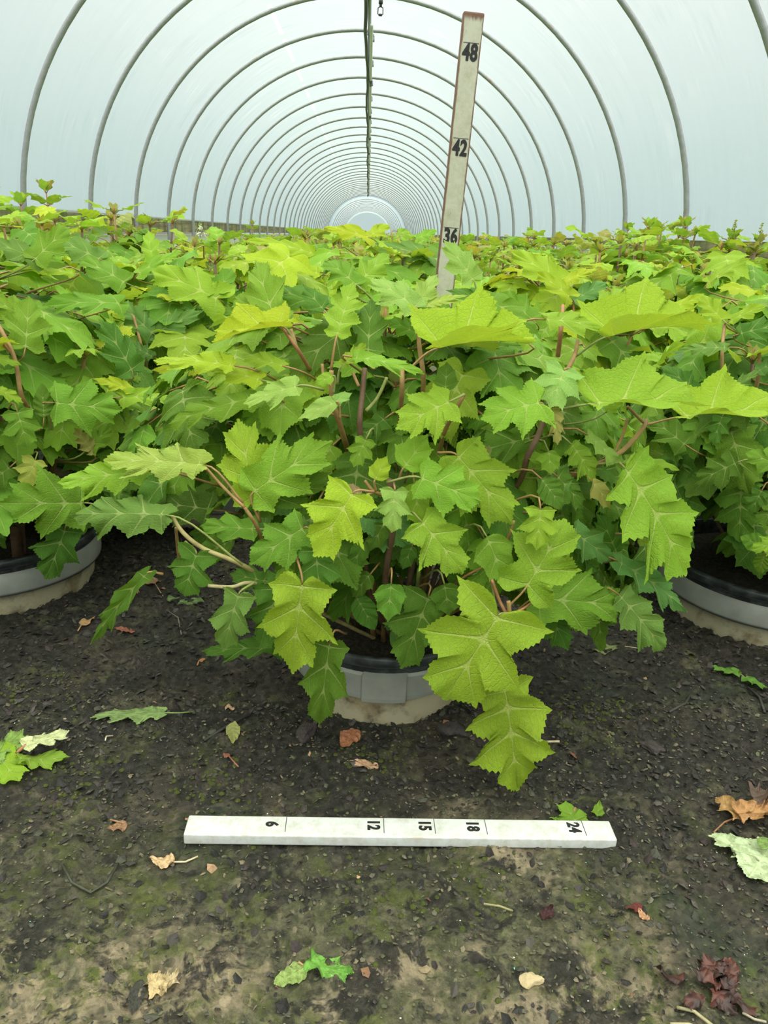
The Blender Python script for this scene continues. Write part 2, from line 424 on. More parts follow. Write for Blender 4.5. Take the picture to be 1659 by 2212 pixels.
def ground_material():
    t = NT('mossy_soil'); p = t.pos()
    sx = t.n('SeparateXYZ', in_0=p); X, Y = sx.outputs[0], sx.outputs[1]
    big = t.noise(p, 3.2, 5, .62, .3); med = t.noise(p, 11, 5, .68, .6); fine = t.noise(p, 75, 6, .78)
    off = t.n('Mapping'); t.put(off.inputs['Vector'], p); off.inputs['Location'].default_value = (7.3, 2.1, 0)
    big2 = t.noise(off.outputs[0], 4.2, 5, .66, .3); med2 = t.noise(off.outputs[0], 24, 5, .75)
    vor = t.n('TexVoronoi', in_Scale=95.0); t.put(vor.inputs['Vector'], p)
    cell = t.n('SeparateColor'); t.t.links.new(vor.outputs['Color'], cell.inputs[0]); cf = cell.outputs[0]
    c = t.mix(t.ss(fine, .3, .7), (.030, .030, .018), (.125, .120, .072))                 # olive grey crust
    c = t.mix(t.math('MULTIPLY', t.ss(big2, .49, .575), t.ss(med, .34, .52)), c, t.mix(fine, (.15, .12, .075), (.38, .31, .21)))   # bare tan soil
    c = t.mix(t.math('MULTIPLY', t.ss(med2, .44, .60), t.ss(big, .40, .56)), c, t.mix(fine, (.025, .033, .008), (.13, .15, .035)))  # moss
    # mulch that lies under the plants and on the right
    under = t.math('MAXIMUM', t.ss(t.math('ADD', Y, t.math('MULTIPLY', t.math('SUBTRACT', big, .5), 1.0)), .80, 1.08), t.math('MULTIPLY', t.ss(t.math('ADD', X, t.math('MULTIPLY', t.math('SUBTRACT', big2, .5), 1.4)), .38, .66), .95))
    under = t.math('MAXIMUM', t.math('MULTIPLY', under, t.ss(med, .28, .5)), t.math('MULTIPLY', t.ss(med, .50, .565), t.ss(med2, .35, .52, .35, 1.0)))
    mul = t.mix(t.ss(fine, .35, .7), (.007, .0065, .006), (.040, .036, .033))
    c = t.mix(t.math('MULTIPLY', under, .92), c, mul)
    c = t.mix(t.ss(cf, .5, 1.0, 0, .5), c, t.mix(1.0, c, (1.7, 1.65, 1.6), 'MULTIPLY'))
    c = t.mix(t.ss(cf, .25, .0, 0, .6), c, t.mix(1.0, c, (.35, .35, .35), 'MULTIPLY'))
    bluish = t.math('MULTIPLY', t.ss(t.noise(off.outputs[0], 3.3, 4), .58, .70), .30)
    c = t.mix(bluish, c, (.035, .06, .035))
    h = t.math('ADD', t.math('MULTIPLY', fine, 1.0), t.math('ADD', t.math('MULTIPLY', cf, .8), t.math('MULTIPLY', med2, .7)))
    b = t.n('BsdfPrincipled'); t.put(b.inputs['Base Color'], c); b.inputs['Roughness'].default_value = .72
    b.inputs['Specular IOR Level'].default_value = .35; t.put(b.inputs['Normal'], t.bump(h, .9, .006))
    return t.finish(b.outputs[0])
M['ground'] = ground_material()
def grid(name, x0, x1, y0, y1, st, hole=None):
    nx = int((x1-x0)/st)+1; ny = int((y1-y0)/st)+1
    X, Y = np.meshgrid(np.linspace(x0, x1, nx), np.linspace(y0, y1, ny)); X = X.ravel(); Y = Y.ravel()
    Z = gheight(X, Y) if st < .1 else np.full(X.shape, -.012)
    i = np.arange(nx*ny).reshape(ny, nx)
    q = np.stack([i[:-1, :-1], i[:-1, 1:], i[1:, 1:], i[1:, :-1]], -1).reshape(-1, 4)
    me = bpy.data.meshes.new(name); me.vertices.add(len(X)); me.vertices.foreach_set('co', np.stack([X, Y, Z], 1).ravel())
    me.loops.add(q.size); me.loops.foreach_set('vertex_index', q.ravel())
    me.polygons.add(len(q)); me.polygons.foreach_set('loop_start', np.arange(0, q.size, 4))
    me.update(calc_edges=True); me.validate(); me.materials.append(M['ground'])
    me.polygons.foreach_set('use_smooth', [True]*len(q))
    return tag(link(bpy.data.objects.new(name, me)), kind='structure')
grid('floor', -1.6, 1.6, .35, 2.4, .0055)
# the rest of the soil floor, cut round the fine patch
mb = MB()
for (x0, y0, x1, y1) in ((-60, -30, 60, .35), (-60, 2.4, 60, 130), (-60, .35, -1.6, 2.4), (1.6, .35, 60, 2.4)):
    k = [(x0, y0, -.008), (x1, y0, -.008), (x1, y1, -.008), (x0, y1, -.008)]; mb.add(k, [(0, 1, 2, 3)])
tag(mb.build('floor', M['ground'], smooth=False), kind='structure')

def gz(x, y): return float(gheight(np.array([x]), np.array([y]))[0])

# crumbs of bark and dead leaf over the soil, perlite grains
M['crumb'] = pbr('bark_crumb', lambda t: t.n('Attribute', attribute_name='tint').outputs['Color'], .7, bump=lambda t: t.bump(t.noise(t.pos(), 300, 2), .6, .002))
def crumbs(name, n, size, cols, label, cat, region, flat=.35, wfun=None):
    mb = MB(); r = np.random.RandomState(len(name)*7+n % 97)
    V = []; Fc = []; T = []; cnt = 0
    while cnt < n:
        x = r.uniform(region[0], region[1]); y = r.uniform(region[2], region[3])
        if wfun and r.rand() > wfun(x, y): continue
        s = size[0]*(size[1]/size[0])**(r.rand()**1.5)
        a = r.uniform(0, 2*math.pi); tilt = r.normal(0, flat, 2)
        k = 5; b = len(V); z = gz(x, y)+s*.12+.001
        ca, sa = math.cos(a), math.sin(a); el = r.uniform(.4, 1)
        for j in range(k):
            th = 2*math.pi*j/k + r.uniform(-.3, .3); rr = s*r.uniform(.35, .62)
            dx, dy = rr*math.cos(th), rr*math.sin(th)*el; X_, Y_ = dx*ca-dy*sa, dx*sa+dy*ca
            V.append((x+X_, y+Y_, z+X_*tilt[0]+Y_*tilt[1]))
        V.append((x, y, z+s*.18)); V.append((x, y, z-s*.15))
        for j in range(k):
            Fc.append((b+j, b+(j+1) % k, b+k)); Fc.append((b+(j+1) % k, b+j, b+k+1))
        c = np.array(cols[r.randint(len(cols))])*r.uniform(.6, 1.35); T += [c]*(k+2); cnt += 1
    mb.add(V, Fc, tint=np.array(T)); o = mb.build(name, M['crumb'], smooth=False)
    return tag(o, label, cat, kind='stuff')
def dens(x, y): return .22 + .78*min(1, max(0, (y-1.0)/.3) + max(0, (x-.3)/.4)) if vnoise(np.array([x*5]), np.array([y*5]), 9)[0] < .62 else .95
crumbs('bark_mulch', 19000, (.004, .020), [(.012, .011, .010), (.018, .016, .014), (.035, .03, .027), (.06, .052, .046), (.05, .05, .035), (.03, .02, .02)], 'dark crumbled bark and leaf bits scattered over the soil floor', 'mulch', (-1.3, 1.3, .5, 2.3), .35, dens)
crumbs('soil_flakes', 9000, (.003, .010), [(.12, .11, .07), (.09, .085, .055), (.16, .13, .085), (.08, .09, .04), (.05, .05, .04)], 'small pale crusty soil flakes on the open floor in front', 'soil', (-1.0, 1.0, .5, 1.35), .3)
crumbs('perlite_grains', 480, (.0014, .0034), [(.75, .76, .72), (.6, .6, .55), (.8, .78, .7), (.2, .6, .42)], 'tiny white grains sprinkled over the dark soil', 'grit', (-1.2, 1.2, .5, 1.9), .2)
crumbs('leaf_scraps', 130, (.006, .020), [(.30, .15, .08), (.42, .26, .15), (.20, .07, .05), (.34, .26, .15), (.12, .05, .045)], 'small tan and reddish dead leaf scraps on the soil', 'litter', (-1.1, 1.2, .55, 1.8), .5)
# moss cushions
M['moss'] = pbr('moss', lambda t: t.mix(t.noise(t.pos(), 160, 4), (.02, .03, .005), (.10, .12, .018)), .9, bump=lambda t: t.bump(t.noise(t.pos(), 260, 4), 1, .005))
mb = MB()
r_ = random.Random(3)
for (px, py, n_, sp_) in ((455, 1690, 26, .04), (165, 1690, 26, .045), (160, 1480, 18, .04), (760, 1620, 16, .03), (1260, 1540, 34, .05), (1230, 1560, 24, .05), (620, 1790, 12, .04), (310, 1250, 14, .05), (40, 1500, 9, .03), (1340, 1520, 7, .015), (850, 1640, 8, .02), (900, 1930, 14, .06), (1010, 1870, 12, .04)):
    c = at_z(px, py, 0)
    for _ in range(n_*3):
        x, y = c.x+r_.gauss(0, sp_), c.y+r_.gauss(0, sp_); s_ = r_.uniform(.0015, .0055); z = gz(x, y)
        V = []; Fc = []
        for i, (ph, rr) in enumerate(((0, 1), (.6, .85), (1.1, .5))):
            for j in range(8):
                a = 2*math.pi*j/8; V.append((x+s_*rr*math.cos(a), y+s_*rr*math.sin(a), z+s_*.5*math.sin(ph)))
        V.append((x, y, z+s_*.52))
        for i in range(2):
            for j in range(8): Fc.append((i*8+j, i*8+(j+1) % 8, (i+1)*8+(j+1) % 8, (i+1)*8+j))
        for j in range(8): Fc.append((16+j, 16+(j+1) % 8, 24))
        mb.add(V, Fc)
tag(mb.build('moss_clumps', M['moss']), 'low yellow-green moss clumps growing on the dark soil', 'moss', kind='stuff')
# ------------------------------------------------------------------ leaves
SHAPES = {
 'A': [(0,0,0,0),(-.07,.10,0,.3),(-.08,.24,0,.6),(.00,.40,.02,1.0),(.14,.35,.08,1.3),(.23,.295,.13,1.5),(.32,.39,.18,1.75),(.52,.50,.22,2.0),(.565,.35,.30,2.3),(.605,.235,.38,2.5),(.70,.28,.45,2.75),(.86,.25,.52,3.0),(.87,.14,.64,3.4),(1,0,.92,4)],
 'B': [(0,0,0,0),(-.12,.12,0,.3),(-.17,.30,0,.6),(-.10,.50,.02,1.0),(.05,.45,.08,1.3),(.20,.35,.13,1.5),(.29,.46,.18,1.75),(.49,.58,.24,2.0),(.575,.42,.32,2.3),(.62,.27,.40,2.5),(.72,.33,.46,2.75),(.88,.29,.54,3.0),(.89,.15,.66,3.4),(1,0,.92,4)],
 'C': [(0,0,0,0),(.01,.12,0,.3),(.08,.27,.03,.6),(.30,.42,.09,1.0),(.39,.36,.18,1.3),(.49,.31,.26,1.5),(.59,.31,.34,1.75),(.75,.28,.42,2.0),(.81,.15,.60,2.4),(1,0,.90,3)],
 'D': [(0,0,0,0),(-.04,.10,0,.4),(-.02,.22,.01,.7),(.05,.32,.04,1.0),(.15,.25,.09,1.5),(.20,.33,.13,1.75),(.32,.44,.18,2.0),(.39,.36,.26,2.3),(.46,.25,.31,2.5),(.53,.35,.36,2.75),(.69,.45,.40,3.0),(.69,.32,.48,3.3),(.715,.19,.55,3.5),(.80,.24,.60,3.75),(.90,.20,.67,4.0),(.92,.10,.76,4.4),(1,0,.95,5)],
 'E': [(0,0,0,0),(.02,.12,0,.5),(.15,.30,.05,1.0),(.35,.38,.18,2.0),(.55,.34,.34,3.0),(.78,.21,.55,4.0),(.92,.09,.75,4.6),(1,0,.92,5)],
}
def _half(shape, jit, detail, r):
    cp = [list(c) for c in SHAPES[shape]]
    for c in cp[1:-1]: c[0] += r.gauss(0, jit); c[1] *= 1+r.gauss(0, jit*2)
    cp = np.array(cp); n = len(cp); out = []
    tips = {i for i in range(1, n-1) if abs(cp[i, 3]-round(cp[i, 3])) < 1e-6 and shape != 'E'}
    for i in range(n-1):
        p0, p1, p2, p3 = cp[max(i-1, 0)], cp[i], cp[i+1], cp[min(i+2, n-1)]
        m1 = (p2-p0)*.5 if i not in tips else (p2-p1)*.8
        m2 = (p3-p1)*.5 if (i+1) not in tips and i+1 < n-1 else (p2-p1)*.8
        L = math.hypot(*(p2-p1)[:2]); nk = max(1, int(round(L/(.052 if detail == 2 else .085)))) if detail else 1
        sm = nk*2 if detail else 1
        nor = np.array([-(p2-p1)[1], (p2-p1)[0]]); nor /= (np.linalg.norm(nor)+1e-9)
        for k in range(sm):
            t = k/sm; h = np.array([2*t**3-3*t**2+1, t**3-2*t**2+t, -2*t**3+3*t**2, t**3-t**2])
            q = h[0]*p1 + h[1]*m1 + h[2]*p2 + h[3]*m2
            q[2] = p1[2]+(p2[2]-p1[2])*t; q[3] = p1[3]+(p2[3]-p1[3])*t
            if detail and k % 2 == 1 and i > 0:
                q[:2] += nor*(.017*(.6+.8*r.random())) + np.array([.008, 0])
            if k == 0 and i in tips: q[:2] += (q[:2]-np.array([q[2], 0]))*.12
            out.append(q)
    out.append(cp[-1] + np.array([.015, 0, 0, 0])); return np.array(out)
RINGS = {2: [0, .12, .3, .5, .7, .87, 1], 1: [0, .25, .6, 1], 0: [0, .5, 1]}
class Leaf:
    def __init__(s, shape, detail, seed, jit=.018):
        r = random.Random(seed); U = []; SV = []; Fc = []; base = 0; us = RINGS[detail]
        for side in (1, -1):
            h = _half(shape, jit, detail, r); m_ = len(h)
            for u in us:
                x = h[:, 2] + u*(h[:, 0]-h[:, 2]); y = u*h[:, 1]*side
                U.append(np.stack([x, y], 1)); SV.append(np.stack([h[:, 3], np.full(m_, u)], 1))
            for a in range(len(us)-1):
                for b in range(m_-1):
                    k = base+a*m_+b; q = (k, k+m_, k+m_+1, k+1)
                    Fc.append(q[::-1] if side > 0 else q)
            base += m_*len(us)
        s.U = np.concatenate(U); s.SV = np.concatenate(SV); s.F = Fc
        s.hw = np.abs(s.U[:, 1]).max()
    def shape(s, L, w, droop=.5, fold=.12, cup=.25, rip=.03, r=random, twist=0.0):
        x = s.U[:, 0].copy(); y = s.U[:, 1]*(w/(2*s.hw)); sv, u = s.SV[:, 0], s.SV[:, 1]
        ay = np.abs(y)
        z = fold*ay - cup*ay**2*1.6
        z = z - .030*np.cos(2*math.pi*sv)*np.minimum(1, u*1.6)*np.minimum(1, ay*6)
        ph = [r.uniform(0, 6.28) for _ in range(4)]
        z = z + rip*(np.sin(x*7+y*5+ph[0])*u + np.sin(y*13-x*6+ph[1])*u**2*.8) + twist*y*(x-.3)
        k = droop+1e-4; a = k*np.clip(x, -.2, 1.1)
        X = np.sin(a)/k - z*(-np.sin(a))*1.0; Z = -(1-np.cos(a))/k + z*np.cos(a)
        tx, tz_ = math.sin(k)/k, -(1-math.cos(k))/k
        an = math.atan2(tz_, tx); sc_ = L/math.hypot(tx, tz_)
        X2 = (X*math.cos(an)+Z*math.sin(an))*sc_; Z2 = (-X*math.sin(an)+Z*math.cos(an))*sc_
        return np.stack([X2, y*L, Z2], 1)
LIB = {(sh, d): [Leaf(sh, d, 100*i+ord(sh)+d*7) for i in range(5 if d == 2 else 3)] for sh in 'ABCDE' for d in (0, 1, 2)}

def frame(base, xdir, n):
    x = Vector(xdir).normalized(); n = Vector(n); n = n - x*n.dot(x)
    if n.length < 1e-4: n = Vector((0, 0, 1))-x*x.z
    n.normalize(); y = n.cross(x)
    return np.array([x, y, n]), np.array(base)
def put_leaf(mb, leaf, base, xdir, n, L, w, tint, r=random, **kw):
    R, b = frame(base, xdir, n)
    V = leaf.shape(L, w, r=r, **kw) @ R + b
    mb.add(V, leaf.F, leaf.U, leaf.SV, tint)

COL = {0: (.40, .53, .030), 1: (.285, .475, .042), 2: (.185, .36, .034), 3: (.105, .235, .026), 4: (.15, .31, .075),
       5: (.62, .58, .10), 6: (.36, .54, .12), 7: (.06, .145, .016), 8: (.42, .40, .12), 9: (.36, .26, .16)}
def vary(c, r, a=.16):
    k = 1+r.uniform(-a, a); g = r.uniform(-.05, .05)
    return (max(0, c[0]*k*(1+g*3)), c[1]*k, max(0, c[2]*k*(1-g*3)))
STEM = (.36, .22, .085); STEMG = (.26, .30, .08); STEMR = (.38, .18, .08); BARK = (.17, .10, .06)

def bez(p0, p1, p2, p3, n):
    o = []
    for i in range(n):
        t = i/(n-1); o.append(p0*(1-t)**3 + p1*3*t*(1-t)**2 + p2*3*t*t*(1-t) + p3*t**3)
    return o

def procedural(fol, stm, r, R=.40, Hh=.80, z0=.10, nst=11, detail=1, Lr=(.12, .19), cols=(1, 1, 2, 2, 3, 0), top=True, front_cut=None, zmin=.16, tips=(0, 1)):
    for k in range(nst):
        az = 2*math.pi*(k+r.uniform(-.3, .3))/nst*1.0; rad = R*math.sqrt(r.uniform(.02, 1)) if k % 3 else R*r.uniform(.1, .5)
        hh = Hh*(1-.30*(rad/R)**2)*r.uniform(.88, 1.03)
        b = Vector((.05*math.cos(az), .05*math.sin(az), z0)); e_ = Vector((rad*math.cos(az), rad*math.sin(az), hh))
        pts = bez(b, b+Vector((0, 0, .25*hh))+Vector((e_.x, e_.y, 0))*.4, e_-Vector((e_.x*.15, e_.y*.15, .3*hh)), e_, 9)
        stm.tube(pts, [.0065-.0003*i for i in range(9)], 5, BARK if r.random() < .4 else STEM)
        nodes = 6
        for q in range(nodes):
            f = .30+.70*q/(nodes-1); i = min(7, int(f*8)); p = pts[i].lerp(pts[i+1], f*8-i)
            for s_ in (0, math.pi):
                a = az + q*1.57 + s_ + r.uniform(-.4, .4)
                out = Vector((math.cos(a), math.sin(a), 0))
                po = Vector((p.x, p.y, 0)); out = (out*1.0 + po*(.9/R)).normalized() if po.length > .02 else out
                high = (p.z-z0)/(Hh-z0)
                if q == nodes-1 and top:
                    L = r.uniform(.07, .11); inc = r.uniform(.0, .5); col = COL[tips[r.randrange(len(tips))]]
                else:
                    L = r.uniform(*Lr)*(.82 if high < .35 else 1); inc = r.uniform(-.55, .15) - .35*(1-high)
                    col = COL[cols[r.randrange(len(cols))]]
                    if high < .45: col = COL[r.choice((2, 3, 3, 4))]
                pl = L*r.uniform(.35, .6)
                pe = p + out*pl*.9 + Vector((0, 0, pl*(.45 if high > .4 else .1)))
                if pe.z < zmin: continue
                if front_cut and pe.y < front_cut: continue
                d = out*math.cos(inc) + Vector((0, 0, math.sin(inc))) + Vector((r.gauss(0, .15), r.gauss(0, .15), 0))
                nrm = Vector((0, 0, 1)) + out*r.uniform(.0, .5)+Vector((r.gauss(0, .2), r.gauss(0, .2), 0))
                stm.tube([p, p.lerp(pe, .55)+Vector((0, 0, .006)), pe], [.0024, .002, .0018], 4, STEM if r.random() < .6 else STEMG, cap=False)
                sh = r.choice('AABBD' if L > .1 else 'CCE')
                put_leaf(fol, r.choice(LIB[(sh, detail)]), pe, d, nrm, L, r.uniform(.8, 1.05), vary(col, r), r,
                         droop=r.uniform(.2, 1.0), fold=r.uniform(-.1, .25), cup=r.uniform(.1, .6), rip=r.uniform(.02, .05), twist=r.uniform(-.2, .2))
        if top:   # reddish growing tip with tiny young leaves
            for q in range(4):
                a = r.uniform(0, 6.28); o_ = Vector((math.cos(a), math.sin(a), r.uniform(.6, 1.6))).normalized()
                put_leaf(fol, r.choice(LIB[('C', 0)]), e_+Vector((0, 0, .005)), o_, Vector((-o_.x, -o_.y, .5)), r.uniform(.03, .055), .5, vary((.34, .36, .09), r), r, droop=.3)
            stm.tube([e_, e_+Vector((0, 0, .03))], [.004, .002], 5, STEMR)

# ------------------------------------------------------------------ pots
POT_R, POT_Z = .255, .15
M['pot'] = pbr('milky_pot', lambda t: t.mix(t.ss(t.noise(t.pos(), 13, 5, .65), .42, .66), (.46, .41, .28), t.mix(t.ss(t.noise(t.pos(), 30, 4), .45, .6), (.27, .21, .12), (.10, .08, .05))), .55, bump=lambda t: t.bump(t.noise(t.pos(), 60, 3), .3, .003))
M['band'] = pbr('clear_pot_band', lambda t: t.mix(t.noise(t.pos(), 25, 4), (.20, .21, .20), (.38, .385, .35)), .35)
M['rim'] = pbr('black_pot_rim', lambda t: t.mix(t.ss(t.noise(t.pos(), 35, 4), .4, .7), (.020, .024, .027), (.075, .088, .095)), .36)
M['soil'] = pbr('potting_soil', lambda t: t.mix(t.ss(t.noise(t.pos(), 120, 5, .7), .35, .7), (.012, .010, .008), (.09, .07, .05)), .85, bump=lambda t: t.bump(t.noise(t.pos(), 130, 5, .7), 1, .012))
M['pellet'] = pbr('green_pellets', (.01, .12, .075), .5)
def make_pot(parent, tabs=True, n=72, pellets=True, rz=0.0, R=POT_R):
    mb = MB(); mb.lathe([(R*.86, -.03), (R*.885, .03), (R*.915, .068)], n)
    p = mb.build('pot', M['pot'], parent)
    mb = MB()
    def mod(i, a):
        if not tabs: return 0
        q = ((a-rz+.26) % (math.pi/3))/(math.pi/3)
        return .009 if q < .45 and i in (1, 2, 3) else 0
    mb.lathe([(R*.915, .066), (R*.95, .058), (R*.955, .066), (R*.955, .108), (R*.925, .116)], n*3 if tabs and n > 40 else n, mod=mod)
    if tabs and n > 40: mb.build('side_band', M['band'], p, smooth=False)
    else: mb.build('side_band', M['band'], p)
    mb = MB(); mb.lathe([(R*.90, .112), (R*.935, .114), (R*.94, .128), (R*.985, .130), (R, .136), (R, .146), (R*.985, .152), (R*.95, .151), (R*.945, .14), (R*.93, .10)], n)
    mb.build('rim', M['rim'], p)
    mb = MB(); rr = random.Random(4)
    V = [(0, 0, .125)]; Fc = []
    for i in range(1, 9):
        for j in range(40):
            a = 2*math.pi*j/40; q = R*.935*i/8; V.append((q*math.cos(a), q*math.sin(a), .118+rr.uniform(-.004, .004)*(i < 8)-.004*(i == 8)))
    for j in range(40): Fc.append((0, 1+j, 1+(j+1) % 40))
    for i in range(7):
        for j in range(40): a = 1+i*40; Fc.append((a+j, a+40+j, a+40+(j+1) % 40, a+(j+1) % 40))
    mb.add(V, Fc); so = mb.build('soil', M['soil'], parent)
    if pellets:
        mb = MB(); rr = random.Random(8)
        for _ in range(520):
            a = math.radians(-90+rr.gauss(28, 16)); q = R*(.93-abs(rr.gauss(0, .09))); c = Vector((q*math.cos(a), q*math.sin(a), .121)); s_ = .0022
            V = [c+Vector(v)*s_ for v in ((1,0,0),(-1,0,0),(0,1,0),(0,-1,0),(0,0,1),(0,0,-1))]
            mb.add([tuple(v) for v in V], [(0,2,4),(2,1,4),(1,3,4),(3,0,4),(2,0,5),(1,2,5),(3,1,5),(0,3,5)])
        tag(mb.build('fertiliser_pellets', M['pellet'], so), kind='stuff')
    return p

# ------------------------------------------------------------------ near plants
def foot(px, py): return at_z(px, py, 0.0)
HERO = Vector((.062, 1.415, 0))
LEFT = Vector((-.93, 1.84, 0)); RIGHT = Vector((1.06, 1.80, 0))
LB = Vector((-.47, 2.42, 0)); RB = Vector((.60, 2.55, 0))
MIDB = Vector((.08, 2.98, 0)); LB2 = Vector((-1.15, 2.85, 0)); RB2 = Vector((1.22, 2.85, 0))
PL = {}
def plant(key, name, loc, label, c=None, rad=(.62, .46, .56), cz=.32, pot=True, group=None, **kw):
    root = empty(name, loc)
    tag(root, label, 'plant', group)
    if pot: make_pot(root, tabs=key == 'hero', pellets=key in ('hero', 'right'), rz=-math.pi/2, R={'hero': .188, 'left': .272, 'right': .272}.get(key, .235))
    PL[key] = dict(root=root, loc=loc, c=(c or loc)+Vector((0, 0, cz)), rad=rad, n=0)
    return root
plant('hero', 'hydrangea_plant', HERO, 'large leafy oakleaf hydrangea in the central pot, right behind the ruler on the soil', c=Vector((.05, 1.50, 0)), rad=(.66, .48, .57))
plant('left', 'hydrangea_plant', LEFT, 'potted hydrangea at the left edge, its pale pot with black rim standing on soil', rad=(.50, .42, .58))
plant('right', 'hydrangea_plant', RIGHT, 'potted hydrangea at the right edge, its dark pot rim cut by the frame', rad=(.50, .42, .56))
plant('lb', 'hydrangea_plant', LB, 'potted hydrangea just behind and to the left of the central plant', rad=(.5, .42, .56))
plant('rb', 'hydrangea_plant', RB, 'potted hydrangea just behind and to the right of the central plant', rad=(.5, .42, .56))
plant('mb', 'hydrangea_plant', MIDB, 'potted hydrangea hidden low behind the central plant and the upright ruler', rad=(.5, .42, .56))
plant('lb2', 'hydrangea_plant', LB2, 'hydrangea behind the left edge plant, second back from the aisle', rad=(.5, .42, .58))
plant('rb2', 'hydrangea_plant', RB2, 'hydrangea behind the right edge plant, second back from the aisle', rad=(.5, .42, .58))
def dome_hit(P, px, py):
    d = ray(px, py); o = CAM-P['c']; rx, ry, rz = P['rad']
    D = np.array([d.x/rx, d.y/ry, d.z/rz]); O = np.array([o.x/rx, o.y/ry, o.z/rz])
    a = D@D; b = D@O; c = O@O-1; disc = b*b-a*c
    return (-b-math.sqrt(disc))/a if disc > 0 else -b/a
def on_dome(key, px, py, off=0.0):
    return CAM + ray(px, py)*(dome_hit(PL[key], px, py)+off)

def placed(key, bx, by, tx, ty, w, sh, col, layer=0, pet=None, roll=0.0, up=.35, cam_=.40, droop=.35, fold=.10, cup=.25, rip=.03, dt=None, twist=0.0, red=0.0, look='leaf', petiole=True):
    P = PL[key]; r = random.Random(int(bx*7+by*13+tx)); off = .045*layer
    t0 = dome_hit(P, bx, by)+off; t1 = dome_hit(P, tx, ty)+off
    lp = math.hypot(bx-tx, by-ty)/F_PX*t0
    if dt is not None: t1 = t0+dt
    else: t1 = t0+max(-.55*lp, min(.55*lp, t1-t0))
    B = CAM+ray(bx, by)*t0; T = CAM+ray(tx, ty)*t1
    mid = (B+T)/2; q = mid-P['c']; rx, ry, rz = P['rad']
    no = Vector((q.x/rx**2, q.y/ry**2, q.z/rz**2)).normalized()
    toc = (CAM-mid).normalized()
    n = no*.4 + toc*cam_ + Vector((0, 0, 1))*up
    x = (T-B).normalized(); n = (n-x*n.dot(x)).normalized()
    if roll: n = (Matrix.Rotation(roll, 3, x) @ n)
    L = (T-B).length
    # real width: the blade is tilted against the view, w is the width the photo shows over the length it shows
    vis = abs(n.dot(toc)); Lv = math.hypot(bx-tx, by-ty)/F_PX*t0
    wr = min(1.55, max(.2, w*Lv/L/max(.55, 1.0)))
    mb = MB(); lib = LIB[(sh, 2)]
    c = COL[col] if isinstance(col, int) else col
    put_leaf(mb, lib[r.randrange(len(lib))], (0, 0, 0), x, n, L, wr, vary(c, r, .08), r, droop=droop, fold=fold, cup=cup, rip=rip, twist=twist)
    root = P['root']
    o = mb.build('leaf', M['leaf'], root); o.location = B-root.location
    if petiole:
        ax = Vector((P['c'].x, P['c'].y, 0))
        if pet is not None:
            E = CAM+ray(*pet)*(t0+.012); mbp = (B+E)/2
            pts = bez(Vector((0, 0, 0)), -x*(B-E).length*.35, (E-B)*.7, E-B, 7)
        else:
            inn = (ax-Vector((B.x, B.y, 0))); dl = min(.13, inn.length*.6); inn.normalize()
            E = B+inn*dl+Vector((0, 0, -.05)); 
            if E.z < .14: E.z = .14
            pts = bez(Vector((0, 0, 0)), -x*.05, (E-B)*.7, E-B, 7)
        mb = MB(); mb.tube(pts, [.0013, .0015, .0017, .0018, .0019, .0021, .0024], 6, STEM if r.random() < .7 else STEMG)
        p = mb.build('petiole', M['stem'], o)
    P['n'] += 1
    return o
def branch(key, pts, rad, tint=STEM, off=.03, name='stem'):
    P = PL[key]; W_ = []
    for q in pts:
        px, py = q[:2]; W_.append(on_dome(key, px, py, (q[2] if len(q) > 2 else off))-P['root'].location)
    # smooth
    out = []
    for i in range(len(W_)-1):
        p0, p1, p2, p3 = W_[max(i-1, 0)], W_[i], W_[i+1], W_[min(i+2, len(W_)-1)]
        for k in range(5):
            t = k/5; out.append(.5*((2*p1)+(p2-p0)*t+(2*p0-5*p1+4*p2-p3)*t*t+(3*p1-p0-3*p2+p3)*t**3))
    out.append(W_[-1]); n = len(out)
    mb = MB(); mb.tube(out, [.82*(rad[0]+(rad[1]-rad[0])*i/(n-1)) for i in range(n)], 8, tint)
    return mb.build(name, M['stem'], P['root'])
